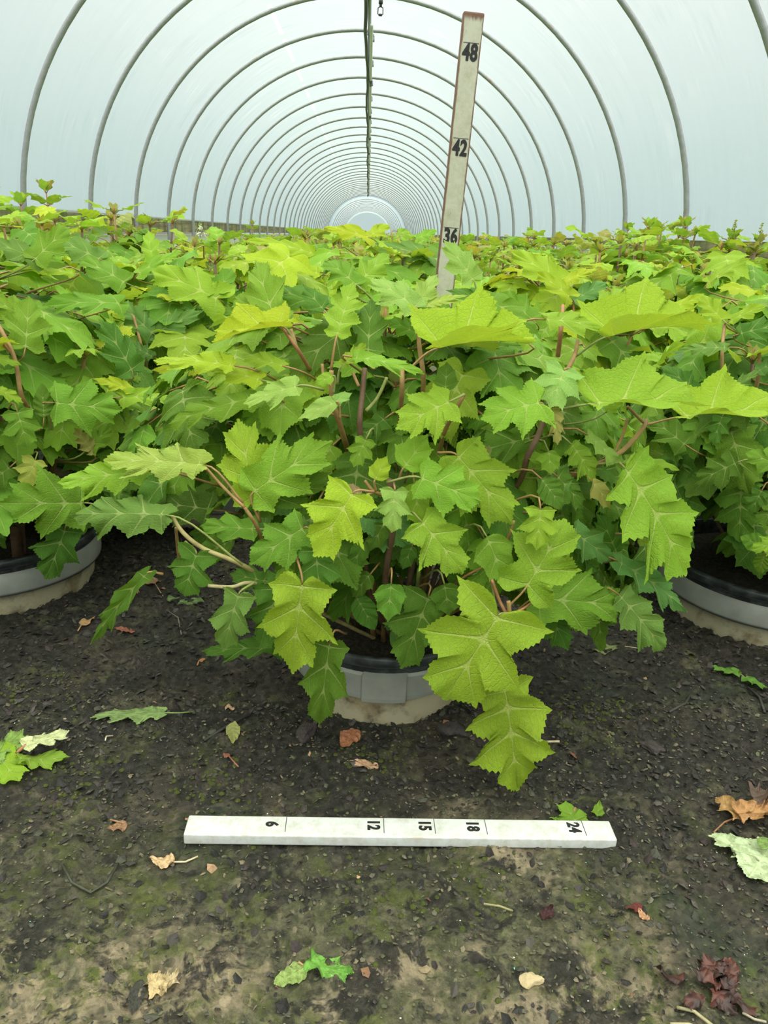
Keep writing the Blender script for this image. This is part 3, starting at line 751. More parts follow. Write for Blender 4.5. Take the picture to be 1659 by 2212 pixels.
# leaves of the near plants: base, tip, width/length, shape, colour, depth layer
def LV(key, rows):
    for a in rows:
        kw = a[8] if len(a) > 8 else {}
        placed(key, *a[:8], **kw)
LV('hero', [
 # lower front
 (1076,1330, 960,1512,1.28,'B',1,-1,dict(pet=(1098,1325),cup=.15,rip=.02)),
 (1090,1480,1117,1703,.92,'D',1,-.4,dict(droop=.3,up=.15,pet=(1062,1255))),
 (1350,1012,1478,1240,.92,'D',1,-.5,dict(pet=(1338,1000),cup=.1,rip=.015)),
 (1138,1266,1222,1122,1.12,'B',1,0,dict(pet=(1098,1310),up=.1)),
 (1168,1100,1158,1186,1.12,'A',1,-.4,dict(up=.3)),
 (1160,1292,1362,1308,.78,'A',2,1,dict(pet=(1110,1325),up=.2)),
 (1335,1212,1487,1322,.42,'D',4,1.2,dict()),
 (1338,1285,1434,1405,.66,'D',4,.8,dict(up=.1)),
 (1170,1296,1225,1402,.9,'A',3,2.2,dict(up=.1)),
 (1290,1305,1296,1403,.6,'E',3,2.2,dict()),
 (1052,1160,1092,1264,.95,'C',2,.6,dict(cup=.1)),
 (912,1128,1002,1240,1.05,'A',1,0,dict()),
 (910,1032,1042,1084,.92,'A',1,-.2,dict(pet=(835,1042),up=.1)),
 (988,984,1108,1132,.92,'A',1,.6,dict(up=.2,pet=(945,978))),
 (895,1042,906,1142,.8,'C',1,.5,dict()),
 (853,1060,846,1150,.98,'A',6,0,dict(pet=(848,1038))),
 (762,1066,680,1200,1.12,'A',0,-.6,dict(pet=(808,1062),cup=.1)),
 (780,1068,712,1050,.55,'C',9,.1,dict(pet=(808,1064))),
 (810,1036,836,986,.95,'C',0,0,dict(up=.0,pet=(812,1060))),
 (872,1010,925,938,1.05,'C',1,.2,dict(up=.0,pet=(862,1035))),
 (653,1262,632,1452,1.0,'A',1,-.2,dict(cup=.12,pet=(640,1200))),
 (712,1392,690,1563,.70,'A',3,.7,dict(up=.1)),
 (655,1140,543,1218,.95,'A',2,.2,dict(pet=(690,1165))),
 (682,1188,694,1302,1.0,'A',3,.1,dict(up=.1)),
 (612,1240,562,1398,.68,'D',3,.8,dict()),
 (515,1285,482,1406,.82,'A',4,.2,dict(pet=(550,1258),up=.1)),
 (424,1198,398,1288,1.25,'B',3,.3,dict(pet=(400,1170),up=.1)),
 (318,1238,196,1390,.26,'D',3,-.2,dict(pet=(352,1240),droop=.5,up=.1,fold=.3)),
 (358,1112,148,1112,.52,'D',4,-.6,dict(pet=(525,1220),fold=-.15,cup=.7,up=.3)),
 (322,1018,132,1044,.52,'D',1,.2,dict(up=.3,cup=.5)),
 (440,1004,232,998,.52,'D',6,-.5,dict(up=.5,pet=(525,1086),fold=.15)),
 (556,1075,512,903,.86,'A',1,1,dict(up=.0,pet=(560,1128))),
 (548,1062,716,952,.80,'A',1,.6,dict(up=.1,pet=(560,1125))),
 (566,1090,716,1022,.62,'A',3,1.3,dict(up=.1,pet=(562,1128))),
 (452,1100,338,1088,.95,'A',7,2.6,dict()),
 (548,1142,430,1136,.62,'A',2,.9,dict(up=.2)),
 (572,1255,498,1240,.9,'A',3,1.3,dict()),
 (600,1400,440,1408,.36,'D',3,2.2,dict(up=.8)),
 (505,1165,415,1215,.7,'E',3,1.6,dict()),
 (590,1330,608,1430,.6,'A',3,1.7,dict()),
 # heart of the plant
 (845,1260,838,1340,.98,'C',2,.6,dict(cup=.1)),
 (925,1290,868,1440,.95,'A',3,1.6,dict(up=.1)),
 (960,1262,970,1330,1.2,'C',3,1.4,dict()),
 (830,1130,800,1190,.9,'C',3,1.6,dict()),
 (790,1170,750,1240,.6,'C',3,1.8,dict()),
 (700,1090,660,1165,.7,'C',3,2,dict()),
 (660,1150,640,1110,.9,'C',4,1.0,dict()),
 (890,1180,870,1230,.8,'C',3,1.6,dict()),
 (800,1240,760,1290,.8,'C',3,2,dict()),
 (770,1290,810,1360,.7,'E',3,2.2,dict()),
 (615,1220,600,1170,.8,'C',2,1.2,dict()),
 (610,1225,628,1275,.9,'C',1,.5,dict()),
 # middle band
 (970,868,856,926,1.12,'A',1,-.6,dict(pet=(1003,852),cup=.2)),
 (1165,870,1040,905,1.10,'B',1,-.6,dict(pet=(1180,885),cup=.2)),
 (1218,800,1188,880,1.35,'B',6,-.2,dict(pet=(1245,800))),
 (790,950,765,1008,1.05,'A',2,.8,dict()),
 (1145,945,985,990,.60,'A',3,1.8,dict(up=.1)),
 (830,905,762,960,.8,'A',3,2.2,dict()),
 (1180,1080,1228,1000,.9,'C',4,1.4,dict()),
 (1180,1010,1140,975,.8,'C',2,1.1,dict()),
 (1205,1030,1262,1100,.9,'A',3,1.2,dict()),
 (1170,1035,1215,1100,.75,'E',3,.8,dict()),
 (1235,960,1285,1040,.8,'D',2,.9,dict()),
 (1280,1040,1320,1100,.8,'C',8,.8,dict()),
 (1185,975,1190,1025,1.3,'C',2,.6,dict()),
 (1240,1150,1320,1210,.9,'A',4,1.4,dict(up=.1)),
 (1330,1190,1290,1110,.9,'A',3,1.8,dict()),
 (1380,1165,1440,1222,.45,'D',6,1.0,dict()),
 (1345,1000,1470,1012,.28,'E',1,.4,dict(up=.6)),
 (1270,940,1345,1015,.45,'D',6,.7,dict()),
 (1195,880,1205,960,.5,'D',8,.1,dict(fold=.3)),
 (1310,890,1345,860,.7,'C',1,.6,dict()),
 (640,834,527,872,.68,'A',6,-.2,dict(pet=(700,842),up=.5)),
 (725,868,645,905,.62,'C',6,-.2,dict(pet=(735,905),up=.4)),
 (715,870,760,850,.7,'C',6,-.1,dict(up=.3)),
 (718,812,682,830,1.0,'C',1,-.4,dict(pet=(720,850))),
 (765,772,912,812,.36,'D',1,-.8,dict(up=.8,droop=.6)),
 (740,788,790,744,.6,'D',1,.2,dict(up=.1,pet=(728,830))),
 (610,790,520,770,.6,'A',1,.5,dict(up=.5)),
 (560,820,455,800,.6,'A',0,.6,dict(up=.5)),
 (545,860,352,922,.40,'D',2,.9,dict(up=.4)),
 (728,724,762,612,.78,'D',1,-.2,dict(up=-.1,pet=(715,800))),
 (795,758,802,640,.80,'A',3,.4,dict(up=-.1)),
 (962,842,965,784,1.0,'C',3,.3,dict()),
 # top
 (950,752,1152,746,1.1,'B',0,-.8,dict(pet=(880,800),cam_=.05,up=.9,fold=.85,cup=0.,droop=.5,dt=.03)),
 (898,664,798,600,.80,'A',6,-.4,dict(up=.3,pet=(905,740))),
 (898,662,945,592,.72,'A',6,-.3,dict(up=.0,pet=(905,740))),
 (905,665,1008,640,.34,'D',6,-.2,dict(up=.6)),
 (1320,726,1522,714,1.1,'B',0,-.4,dict(pet=(1240,772),cam_=.05,up=.9,fold=.85,cup=0.,droop=.5,dt=.02)),
 (1180,690,1300,712,.70,'A',1,-.2,dict(up=.5)),
 (1290,872,1512,876,.95,'B',1,-.4,dict(pet=(1205,885),cam_=.15,up=.9,fold=.6,cup=0.,dt=.02)),
 (1478,900,1700,895,.9,'B',0,-.6,dict(pet=(1395,918),cam_=.15,up=.9,fold=.6,cup=0.,dt=.02)),
 (604,705,460,740,.9,'B',0,.1,dict(cam_=.15,up=.9,fold=.7,cup=0.,dt=.0,pet=(640,745))),
 (505,790,335,780,.40,'D',0,.0,dict(up=.5)),
 (1060,650,1160,720,.8,'A',2,.6,dict()),
 (1140,740,1060,700,.7,'A',1,.3,dict()),
])
LV('mb', [
 (795,512,702,492,.5,'B',0,0,dict(up=.1,dt=.02)), (795,512,842,486,.9,'A',0,.2,dict(up=.1)),
 (860,500,900,515,.9,'A',1,1,dict(up=.1)), (945,560,812,530,.48,'B',4,.2,dict(up=.2,dt=0)),
 (680,548,530,520,.34,'E',0,0,dict(up=.3,dt=0)), (690,590,520,560,.3,'D',0,0,dict(up=.3,dt=0)),
 (900,515,945,500,.9,'A',1,.6,dict(up=.1)),
])
LV('hero', [
 (770,615,700,560,.9,'A',2,1.2,dict(up=.1)), (775,612,840,548,.9,'A',1,1.5,dict(up=.1)),
 (595,690,550,560,.8,'A',2,1.0,dict(up=-.1)), (600,690,500,640,.8,'A',2,1.2,dict(up=.1)),
 (700,670,655,620,.9,'C',3,.6,dict(up=.1)), (1075,665,965,625,.55,'A',3,.9,dict(up=.2)),
 (690,660,580,620,.7,'A',3,1.4,dict(up=.1)), (900,720,835,690,.8,'A',2,1.0,dict(up=.1)),
])
LV('left', [
 (178,1086,2,1086,.95,'A',2,-.5,dict(up=.1,pet=(250,1100))),
 (140,1145,98,1252,1.0,'A',3,.1,dict(up=.1)),
 (76,994,52,1052,1.2,'A',5,.2,dict()),
 (120,870,262,886,.95,'A',2,-.3,dict(up=.1)),
 (38,890,60,968,1.1,'A',2,-.2,dict()),
 (55,750,62,642,1.0,'A',2,0,dict(up=0)),
 (258,655,92,662,.50,'A',2,-.5,dict(up=.5)),
 (305,850,200,818,.38,'D',0,-.8,dict(up=.7)), (265,858,380,862,.55,'A',1,-.5,dict(up=.5)),
 (0,842,50,870,.6,'A',1,-.4,dict(up=.4)), (-20,770,45,790,.5,'A',1,-.4,dict(up=.5)),
 (285,800,215,690,.8,'A',3,.3,dict(up=0)), (95,900,90,830,.6,'E',3,.0,dict()),
 (80,560,-30,520,.6,'B',4,.1,dict(up=.2)), (75,560,150,490,.8,'A',2,.0,dict(up=.1)),
 (160,590,20,584,.26,'D',0,-.4,dict(up=.6,dt=0)), (60,690,-30,640,.8,'A',2,.5,dict()),
 (190,970,240,920,.8,'A',2,.6,dict()), (200,975,160,925,.7,'D',8,.5,dict()),
 (20,1010,-40,1060,.9,'A',3,.6,dict()), (230,1040,285,1090,.8,'A',3,1,dict()),
])
LV('lb', [
 (330,720,255,650,.7,'A',4,-1,dict(up=.1)), (332,722,440,672,.5,'A',4,-.9,dict(up=.3)),
 (470,645,330,585,.75,'B',1,-1,dict(up=.2)), (465,650,500,580,.9,'A',2,-.5,dict(up=.1)),
 (330,770,270,740,.6,'D',4,-1.5,dict(up=.3)), (455,790,330,800,.42,'D',0,-2.4,dict(up=.5)),
 (270,610,170,560,.7,'A',2,0,dict()), (300,590,390,545,.5,'A',1,0,dict(up=.4)),
 (330,560,320,498,.8,'A',1,.0,dict(up=-.1)), (215,560,110,515,.7,'B',4,-.2,dict(up=.2)),
])
LV('rb', [
 (1210,610,1105,545,.7,'A',1,-1,dict(up=.2)), (1215,612,1290,580,.4,'D',0,-1.3,dict(up=.5)),
 (1230,640,1160,590,.6,'B',0,-1.8,dict(up=.3)), (1240,650,1310,610,.7,'A',4,0,dict()),
 (1150,690,1080,630,.8,'A',2,-1.2,dict(up=.1)), (1290,690,1350,620,.8,'A',1,-1,dict(up=.1)),
 (1390,700,1350,620,.8,'A',0,-1.2,dict(up=.1)), (1450,665,1530,640,.5,'B',0,-1.4,dict(up=.4)),
 (1360,790,1470,775,.5,'A',1,-2,dict(up=.3)), (1420,830,1370,745,.8,'A',3,-.5,dict()),
])
LV('right', [
 (1570,750,1462,760,.42,'D',4,-.8,dict(up=.5)), (1600,720,1700,700,.7,'A',3,-.5,dict(up=.2)),
 (1560,690,1510,640,.8,'A',1,-.5,dict(up=.2)), (1500,850,1440,790,.8,'A',3,.2,dict()),
 (1480,960,1400,900,.8,'A',3,.6,dict()), (1450,930,1460,1000,.9,'A',3,.8,dict()),
 (1590,1000,1500,1045,.95,'A',3,.5,dict()), (1640,900,1590,860,.8,'A',3,.4,dict()),
 (1690,1005,1612,980,.9,'B',2,-.3,dict()), (1645,1060,1620,1110,1,'A',3,0,dict()),
 (1700,1090,1630,1130,.8,'A',3,-.2,dict()), (1720,1160,1622,1188,.5,'D',1,-.6,dict(up=.4)),
 (1650,1180,1600,1160,.9,'E',2,.4,dict()), (1560,900,1540,960,.9,'A',3,.5,dict()),
 (1640,800,1700,770,.7,'A',4,-.3,dict()), (1585,840,1640,800,.5,'A',4,-.5,dict()),
 (1650,1200,1640,1240,.9,'E',2,.5,dict()),(1530,610,1620,560,.6,'A',1,.3,dict(up=.3)),(1580,690,1659,660,.5,'A',1,-.3,dict(up=.4)),
])
# visible branches of the central plant: pixel path on the plant's outline surface
for pts, rad, tint in (
 ([(528,1096,.0),(552,1132,.02),(590,1200,.12),(700,1290,.30),(840,1380,.42)], (.0032, .005), STEM),
 ([(440,1005,.0),(480,1050,.0),(528,1096,.0)], (.0025, .003), STEM),
 ([(372,1115,.0),(395,1150,.0),(440,1185,.02),(530,1224,.05),(650,1300,.2),(830,1390,.42)], (.0038, .005), (.45, .38, .16)),
 ([(450,1265,.02),(500,1268,.03),(560,1262,.06),(700,1320,.25)], (.0035, .004), (.45, .40, .2)),
 ([(380,1140,.03),(384,1180,.06),(390,1225,.1)], (.003, .004), STEM),
 ([(840,1035,.03),(845,1080,.04),(848,1150,.06),(832,1260,.15),(850,1370,.36)], (.0055, .007), BARK),
 ([(788,1038,.02),(808,1062,.02),(838,1072,.04)], (.003, .0035), STEM),
 ([(1396,908,.0),(1385,930,.0),(1330,985,.03),(1220,1040,.12),(1040,1200,.3),(900,1380,.42)], (.0045, .006), STEM),
 ([(1395,918,.0),(1385,908,.0),(1355,878,.0)], (.0028, .003), STEM),
 ([(1355,905,.02),(1345,940,.03),(1325,985,.04)], (.003, .003), STEM),
 ([(1185,875,.02),(1165,935,.03),(1140,985,.05),(1110,1060,.14),(980,1230,.32),(890,1370,.42)], (.0055, .007), BARK),
 ([(1098,1298,.0),(1100,1330,.0),(1090,1340,.03),(1040,1300,.12),(960,1330,.3)], (.004, .005), STEM),
 ([(1062,1252,.02),(1080,1300,.02),(1096,1330,.0)], (.003, .0035), STEMR),
 ([(1170,1285,.02),(1130,1315,.0),(1100,1328,.0)], (.002, .003), STEMR),
 ([(905,665,.0),(905,740,.02),(915,830,.06),(900,920,.18)], (.004, .005), STEM),
 ([(716,800,.0),(717,860,.02),(735,920,.06),(760,1000,.2)], (.004, .006), STEM),
 ([(788,795,.03),(783,850,.04),(778,935,.06),(800,1060,.2)], (.0045, .006), BARK),
 ([(762,805,.03),(775,835,.03)], (.003, .003), STEM), ([(696,786,.03),(700,830,.04)], (.003, .003), STEM),
 ([(868,790,.03),(868,850,.04),(860,960,.2)], (.0045, .005), STEM),
 ([(836,815,.04),(815,860,.05),(790,888,.05)], (.003, .0035), STEMG),
 ([(1004,850,-.0),(985,885,.02),(955,950,.1),(940,1060,.25)], (.0035, .005), STEM),
 ([(608,705,.02),(640,750,.03),(670,800,.1)], (.003, .004), STEMR), ([(628,712,.04),(640,750,.05)], (.004, .004), STEM),
 ([(1216,660,.05),(1212,710,.05),(1205,770,.1)], (.004, .005), STEMR), ([(1248,735,.03),(1238,775,.04),(1190,860,.08)], (.0035, .005), STEM),
 ([(1110,1125,.03),(1090,1180,.06),(1040,1260,.16)], (.003, .004), STEM),
 ([(1045,1225,.05),(1000,1248,.06),(950,1290,.2)], (.002, .0025), STEMR),
 ([(895,1190,.12),(880,1290,.25)], (.006, .007), BARK), ([(790,1180,.16),(800,1290,.28),(850,1380,.4)], (.006, .007), BARK),
 ([(905,1230,.12),(896,1330,.3)], (.004, .004), STEMG), ([(960,1180,.2),(900,1370,.42)], (.006, .007), (.2, .15, .11)),
):
    branch('hero', pts, rad, tint)
for key, pts, rad, tint in (
 ('left', [(-10,690,.0),(30,770,.0),(45,850,.02),(60,880,.05)], (.005, .006), STEM), ('left', [(0,735,0),(28,765,0)], (.004, .005), STEMR),
 ('left', [(10,900,.1),(20,1000,.14),(30,1120,.2),(40,1215,.26)], (.012, .016), BARK), ('left', [(60,940,.1),(45,1060,.2),(50,1210,.28)], (.008, .010), (.2, .12, .08)),
 ('left', [(100,870,.05),(110,960,.1),(70,1080,.25)], (.005, .007), STEMG),
 ('lb', [(288,682,-.05),(305,745,-.05),(330,850,.0)], (.0045, .005), STEM), ('rb', [(1240,650,0),(1236,720,.02)], (.004, .005), STEMR),
 ('right', [(1565,700,0),(1560,760,0),(1560,840,.05)], (.004, .005), STEM), ('right', [(1640,760,0),(1635,830,.02),(1600,950,.2)], (.0045, .006), STEM),
 ('right', [(1555,800,.02),(1590,870,.1)], (.003, .004), STEMG), ('right', [(1700,700,.2),(1690,1000,.3),(1700,1190,.4)], (.01, .013), BARK),
):
    branch(key, pts, rad, tint)

# the leaves under the outer ones
LV('hero', [(1022,604,960,520,.78,'A',6,2.6,dict(up=-.1,dt=.0,pet=(1030,640))), (985,690,905,650,.8,'A',2,2.2,dict(up=.2)), (1000,700,1080,650,.7,'A',2,1.6,dict(up=.2))])
def inner(key, seed, R, Hh, nst, cols, detail=1, shell=None, **kw):
    P = PL[key]; f = MB(); s = MB(); r = random.Random(seed)
    procedural(f, s, r, R=R, Hh=Hh, nst=nst, cols=cols, detail=detail, **kw)
    if shell:
        n_, k_, Ls, zlo, az0, az1, cs = shell
        rx, ry, rz = P['rad']; c0 = P['c']-P['root'].location; cnt = 0
        while cnt < n_:
            az = math.radians(r.uniform(az0, az1)-90); el = math.asin(r.uniform(-.25, .93)); kk = k_*r.uniform(.86, 1.04)
            u = Vector((math.cos(az)*math.cos(el), math.sin(az)*math.cos(el), math.sin(el)))
            p = c0+Vector((u.x*rx, u.y*ry, u.z*rz))*kk
            if p.z < zlo(p.x): continue
            no = Vector((u.x/rx, u.y/ry, u.z/rz)).normalized(); out = Vector((u.x, u.y, 0)).normalized()
            d = out*.5+Vector((0, 0, -.15-.75*(1-max(0, u.z))+r.gauss(0, .15)))+Vector((r.gauss(0, .45), r.gauss(0, .2), 0))
            d = d-no*d.dot(no)*.7; L = r.uniform(*Ls)
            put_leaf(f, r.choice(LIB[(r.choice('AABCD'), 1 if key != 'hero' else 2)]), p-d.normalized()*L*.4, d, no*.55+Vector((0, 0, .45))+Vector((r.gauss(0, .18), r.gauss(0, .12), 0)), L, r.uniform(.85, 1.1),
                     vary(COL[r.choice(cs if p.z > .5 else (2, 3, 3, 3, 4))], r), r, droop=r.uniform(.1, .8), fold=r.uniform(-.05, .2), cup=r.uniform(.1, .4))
            b = p-d.normalized()*L*.4; inn = Vector((-b.x, -b.y, -.04)).normalized()*.10
            s.tube([b, b-d.normalized()*.03+inn*.3, b+inn], [.0018, .002, .0026], 4, STEM, cap=False); cnt += 1
    fo = f.build('foliage', M['leaf'], P['root']); so = s.build('branches', M['stem'], P['root'])
    fo['kind'] = 'stuff'; so['kind'] = 'stuff'
inner('hero', 21, .32, .74, 12, (2, 3, 2, 3), Lr=(.10, .15), zmin=.26, front_cut=-.22, tips=(1, 2),
      shell=(230, .80, (.08, .15), lambda x: .45-.12*min(1, abs(x)/.2)+(.10 if x < -.25 else -.12*min(1, max(0, x)/.4)), -105, 105, (1, 2, 2, 2, 3)))
inner('left', 22, .38, .84, 12, (1, 2, 2, 3, 4), Lr=(.13, .19), shell=(90, .86, (.12, .19), lambda x: .30, -60, 160, (1, 2, 2, 2, 3)))
inner('right', 23, .36, .80, 12, (1, 2, 3, 4, 3), Lr=(.13, .19), shell=(90, .86, (.11, .18), lambda x: .26, -160, 60, (1, 2, 2, 3, 4)))
inner('lb', 24, .42, .82, 13, (1, 0, 2, 2, 4), Lr=(.14, .20), shell=(110, .92, (.13, .20), lambda x: .17, -90, 90, (1, 1, 2, 2, 0)))
inner('rb', 25, .42, .80, 13, (1, 0, 1, 2, 3), Lr=(.14, .20), shell=(110, .92, (.13, .20), lambda x: .17, -90, 90, (1, 1, 2, 2, 0)))
inner('mb', 26, .42, .82, 13, (1, 0, 0, 2, 1), Lr=(.14, .20), shell=(60, .95, (.14, .21), lambda x: .5, -90, 90, (1, 1, 2, 2, 0)))
inner('lb2', 27, .42, .86, 13, (1, 2, 0, 2, 4), Lr=(.14, .20), shell=(60, .95, (.13, .20), lambda x: .4, -90, 90, (1, 1, 2, 2)))
inner('rb2', 28, .42, .84, 13, (1, 0, 0, 2, 1), Lr=(.14, .20), shell=(60, .95, (.13, .20), lambda x: .4, -90, 90, (1, 1, 2, 2)))
# ------------------------------------------------------------------ the crop behind
PROT = []
def panicle(mb, stm, base, h, r):
    stm.tube([base, base+Vector((0, 0, h))], [.003, .0015], 5, STEMG)
    for i in range(70):
        t = r.random()**1.2; a = r.uniform(0, 6.28); q = (1-t)*h*.32+.004
        c = base+Vector((q*math.cos(a), q*math.sin(a), h*(.1+.9*t))); s_ = r.uniform(.006, .011)
        n = Vector((math.cos(a), math.sin(a), r.uniform(0, .8))).normalized(); x = n.orthogonal().normalized(); y = n.cross(x)
        V = [c]; Fc = []
        for j in range(8):
            b = 2*math.pi*j/8; rr = s_*(1 if j % 2 == 0 else .45); V.append(c+(x*math.cos(b)+y*math.sin(b))*rr+n*.002)
        for j in range(8): Fc.append((0, 1+j, 1+(j+1) % 8))
        mb.add([tuple(v) for v in V], Fc, tint=(.80, .82, .62) if t < .75 else (.55, .65, .25))
protos = []
for i in range(7):
    root = empty('hydrangea_plant', (0, 0, 0))
    f = MB(); s = MB(); r = random.Random(50+i)
    procedural(f, s, r, R=.42, Hh=.80+.02*(i % 3), nst=16 if i < 4 else 13, detail=1 if i < 4 else 0, Lr=(.13, .20), cols=[(1, 1, 2, 2, 3), (1, 2, 2, 3, 4), (0, 1, 2, 2, 1)][i % 3], tips=(1, 1, 2, 8))
    f.build('foliage', M['leaf'], root)['kind'] = 'stuff'; s.build('branches', M['stem'], root)['kind'] = 'stuff'
    if i < 4: make_pot(root, tabs=False, n=32, pellets=False)
    if False:
        m1 = MB(); s1 = MB(); panicle(m1, s1, Vector((.1, .0, .80)), .13, r); m1.build('flower_panicle', M['floret'], root)['kind'] = 'stuff'
    protos.append(root)
def clone(root, loc, rz, sz):
    c = root.copy(); link(c); c.location = loc; c.rotation_euler = (0, 0, rz); c.scale = (sz, sz, sz)
    def rec(o, par):
        for ch in o.children:
            d = ch.copy(); link(d); d.parent = par; rec(ch, d)
    kids = list(root.children)
    for ch in kids:
        d = ch.copy(); link(d); d.parent = c
        for g in list(ch.children):
            e2 = g.copy(); link(e2); e2.parent = d
    return c
spots = []
y = 3.05; j = 0
while y < 42:
    xs = (-1.72, -1.02, -.32, .42, 1.12, 1.72) if j % 2 else (-1.45, -.70, .05, .80, 1.50)
    for x in xs: spots.append((x+rng.uniform(-.07, .07), y+rng.uniform(-.08, .08)))
    y += .60; j += 1
near8 = [PL[k]['loc'] for k in PL]
spots = [p for p in spots if all(math.hypot(p[0]-q.x, p[1]-q.y) > .50 for q in near8)]
spots += [(-1.66, 2.25), (-1.75, 1.6), (1.72, 2.3), (1.80, 1.65)]
spots.sort(key=lambda p: p[1])
used = [False]*7; nind = 0; far = []
for (x, y) in spots:
    if nind >= 190: far.append((x, y)); continue
    i = rng.randrange(4) if y < 7 else rng.randrange(4, 7)
    if y < 3: i = 2
    sz = rng.uniform(.96, 1.05)*((1.15 if y < 4.1 else .87) if x < -.9 else (1.14 if y < 5.2 else 1.0) if x > 1.0 else .985)
    if not used[i]: o = protos[i]; used[i] = True; o.location = (x, y, 0); o.rotation_euler = (0, 0, rng.uniform(0, 6.28)); o.scale = (sz,)*3
    else: o = clone(protos[i], (x, y, 0), rng.uniform(0, 6.28), sz)
    if y < 3 and x < 0: lab = 'hydrangea crowded against the left film wall beside the left edge plant'; g = 'hydrangeas by the left wall'
    elif y < 3: lab = 'hydrangea crowded against the right film wall beside the right edge plant'; g = 'hydrangeas by the right wall'
    elif y < 7: lab = 'green hydrangea in the crowded rows behind the front plants, with reddish shoot tips'; g = 'hydrangeas in the middle rows'
    else: lab = 'distant green hydrangea in the packed rows running down the tunnel'; g = 'hydrangeas far down the tunnel'
    tag(o, lab, 'plant', g); nind += 1
for i, u_ in enumerate(used):
    if not u_: protos[i].location = (0, 3.6+i*.6, 0); tag(protos[i], 'green hydrangea in the crowded rows behind the front plants, with reddish shoot tips', 'plant', 'hydrangeas in the middle rows')
mb = MB(); sm = MB(); r = random.Random(77)
for (x, y) in far:
    for q in range(26):
        a = r.uniform(0, 6.28); rad = .42*math.sqrt(r.random()); zz = .83-.18*(rad/.42)**2+r.uniform(-.12, .02)
        o_ = Vector((math.cos(a), math.sin(a), r.uniform(-.4, .4)))
        put_leaf(mb, r.choice(LIB[('A', 0)]), (x+rad*math.cos(a), y+rad*math.sin(a), zz), o_, (0, 0, 1), r.uniform(.13, .2), .9, vary(COL[r.choice((0, 1, 2, 2))], r), r)
    for q in range(5):
        a = r.uniform(0, 6.28); rad = .3*r.random(); mb.tube([(x+rad*math.cos(a), y+rad*math.sin(a), .0), (x+rad*math.cos(a), y+rad*math.sin(a), .86)], .006, 3, STEM)
tag(mb.build('foliage', M['leaf']), 'mass of hydrangea foliage closing off the far end of the tunnel', 'foliage', kind='stuff')

# flower heads seen over the crop
for (px, py, yy, h, lab) in ((433, 512, 7.2, .12, 'white flower spike standing over the leaves by the left film wall'),
                             (478, 528, 6.0, .07, 'small white flower head low among leaves below the left flower spike'),
                             (1458, 606, 3.3, .10, 'white flower head among the leaves on the right, below the reddish shoots'),
                             (1330, 530, 5.0, .10, 'pale green unopened flower spike at the foot of the right film wall')):
    c = at_y(px, py, yy); root = empty('flower_panicle', c); r = random.Random(px)
    m1 = MB(); s1 = MB(); panicle(m1, s1, Vector((0, 0, 0)), h, r)
    s1.tube([(0, 0, .0), (0.01, .02, -.25)], [.003, .004], 5, STEMG)
    m1.build('petals', M['floret'], root)['kind'] = 'stuff'; s1.build('stalk', M['stem'], root); tag(root, lab, 'flower')
# tall shoots that stand over the crop
def shoot(px, py, yy, h, lab, big=1.0, bud=False):
    c = at_y(px, py, yy); root = empty('hydrangea_shoot', c); r = random.Random(px+py)
    f = MB(); s = MB(); s.tube([(0, 0, -h), (.004, 0, -h*.5), (0, 0, 0)], [.006, .005, .003], 6, STEMR)
    for q, zz in enumerate((-h*.85, -h*.6, -h*.35, -h*.12, 0)):
        for k in range(4):
            a = k*math.pi/2+q*.8+r.uniform(-.3, .3); L = (.19, .18, .14, .09, .055)[q]*big; inc = (-.2, 0, .15, .4, .9)[q]
            o_ = Vector((math.cos(a)*math.cos(inc), math.sin(a)*math.cos(inc), math.sin(inc)))
            st = Vector((0, 0, zz))+o_*L*.25
            s.tube([(0, 0, zz), st], .0018, 4, STEMR)
            put_leaf(f, r.choice(LIB[('A' if q < 3 else 'C', 1)]), st, o_, (0, 0, 1), L, .8, vary(COL[(2, 2, 1, 2, 1)[q]] if r.random() < .7 else (.34, .30, .09), r), r, droop=.7)
    if bud:
        for i in range(40):
            t = r.random(); a = r.uniform(0, 6.28); q = .012*(1-t)+.003; b = Vector((q*math.cos(a), q*math.sin(a), t*.09))
            s.tube([b, b+Vector((0, 0, .006))], [.0035, .002], 5, (.34, .40, .12))
        s.tube([(0, 0, 0), (0, 0, .09)], .002, 5, STEMG)
    f.build('foliage', M['leaf'], root)['kind'] = 'stuff'; s.build('stem', M['stem'], root)
    tag(root, lab, 'shoot')
shoot(100, 418, 3.9, .45, 'tallest leafy shoot on the left, standing against the nearest hoop', 1.15)
shoot(45, 445, 3.7, .40, 'leafy shoot at the far left edge beside the tallest one', 1.1)
shoot(200, 480, 4.1, .35, 'reddish leafy shoot in front of the board by the second left hoop', 1.0)
shoot(1400, 494, 4.0, .40, 'reddish leafy shoot left of the nearest right hoop foot', 1.0)
shoot(1480, 494, 4.1, .40, 'broad reddish shoot in front of the nearest right hoop foot', 1.1)
shoot(1356, 500, 4.4, .35, 'pale leafy shoot in front of the second right hoop foot', .9)
shoot(1582, 520, 3.7, .40, 'tall shoot with a green flower bud spike, near the right edge', 1.0, True)
shoot(1638, 528, 3.7, .40, 'shoot with a small bud spike at the right edge of the photo', .9, True)
shoot(545, 488, 7.5, .3, 'small leafy tip rising above the crop left of the tunnel mouth', 1.0)
shoot(1143, 502, 6.0, .3, 'small leafy tip standing over the crop to the right of the upright ruler', .7)
shoot(1205, 512, 5.8, .3, 'small spreading tip over the crop below the third right hoop', .7)

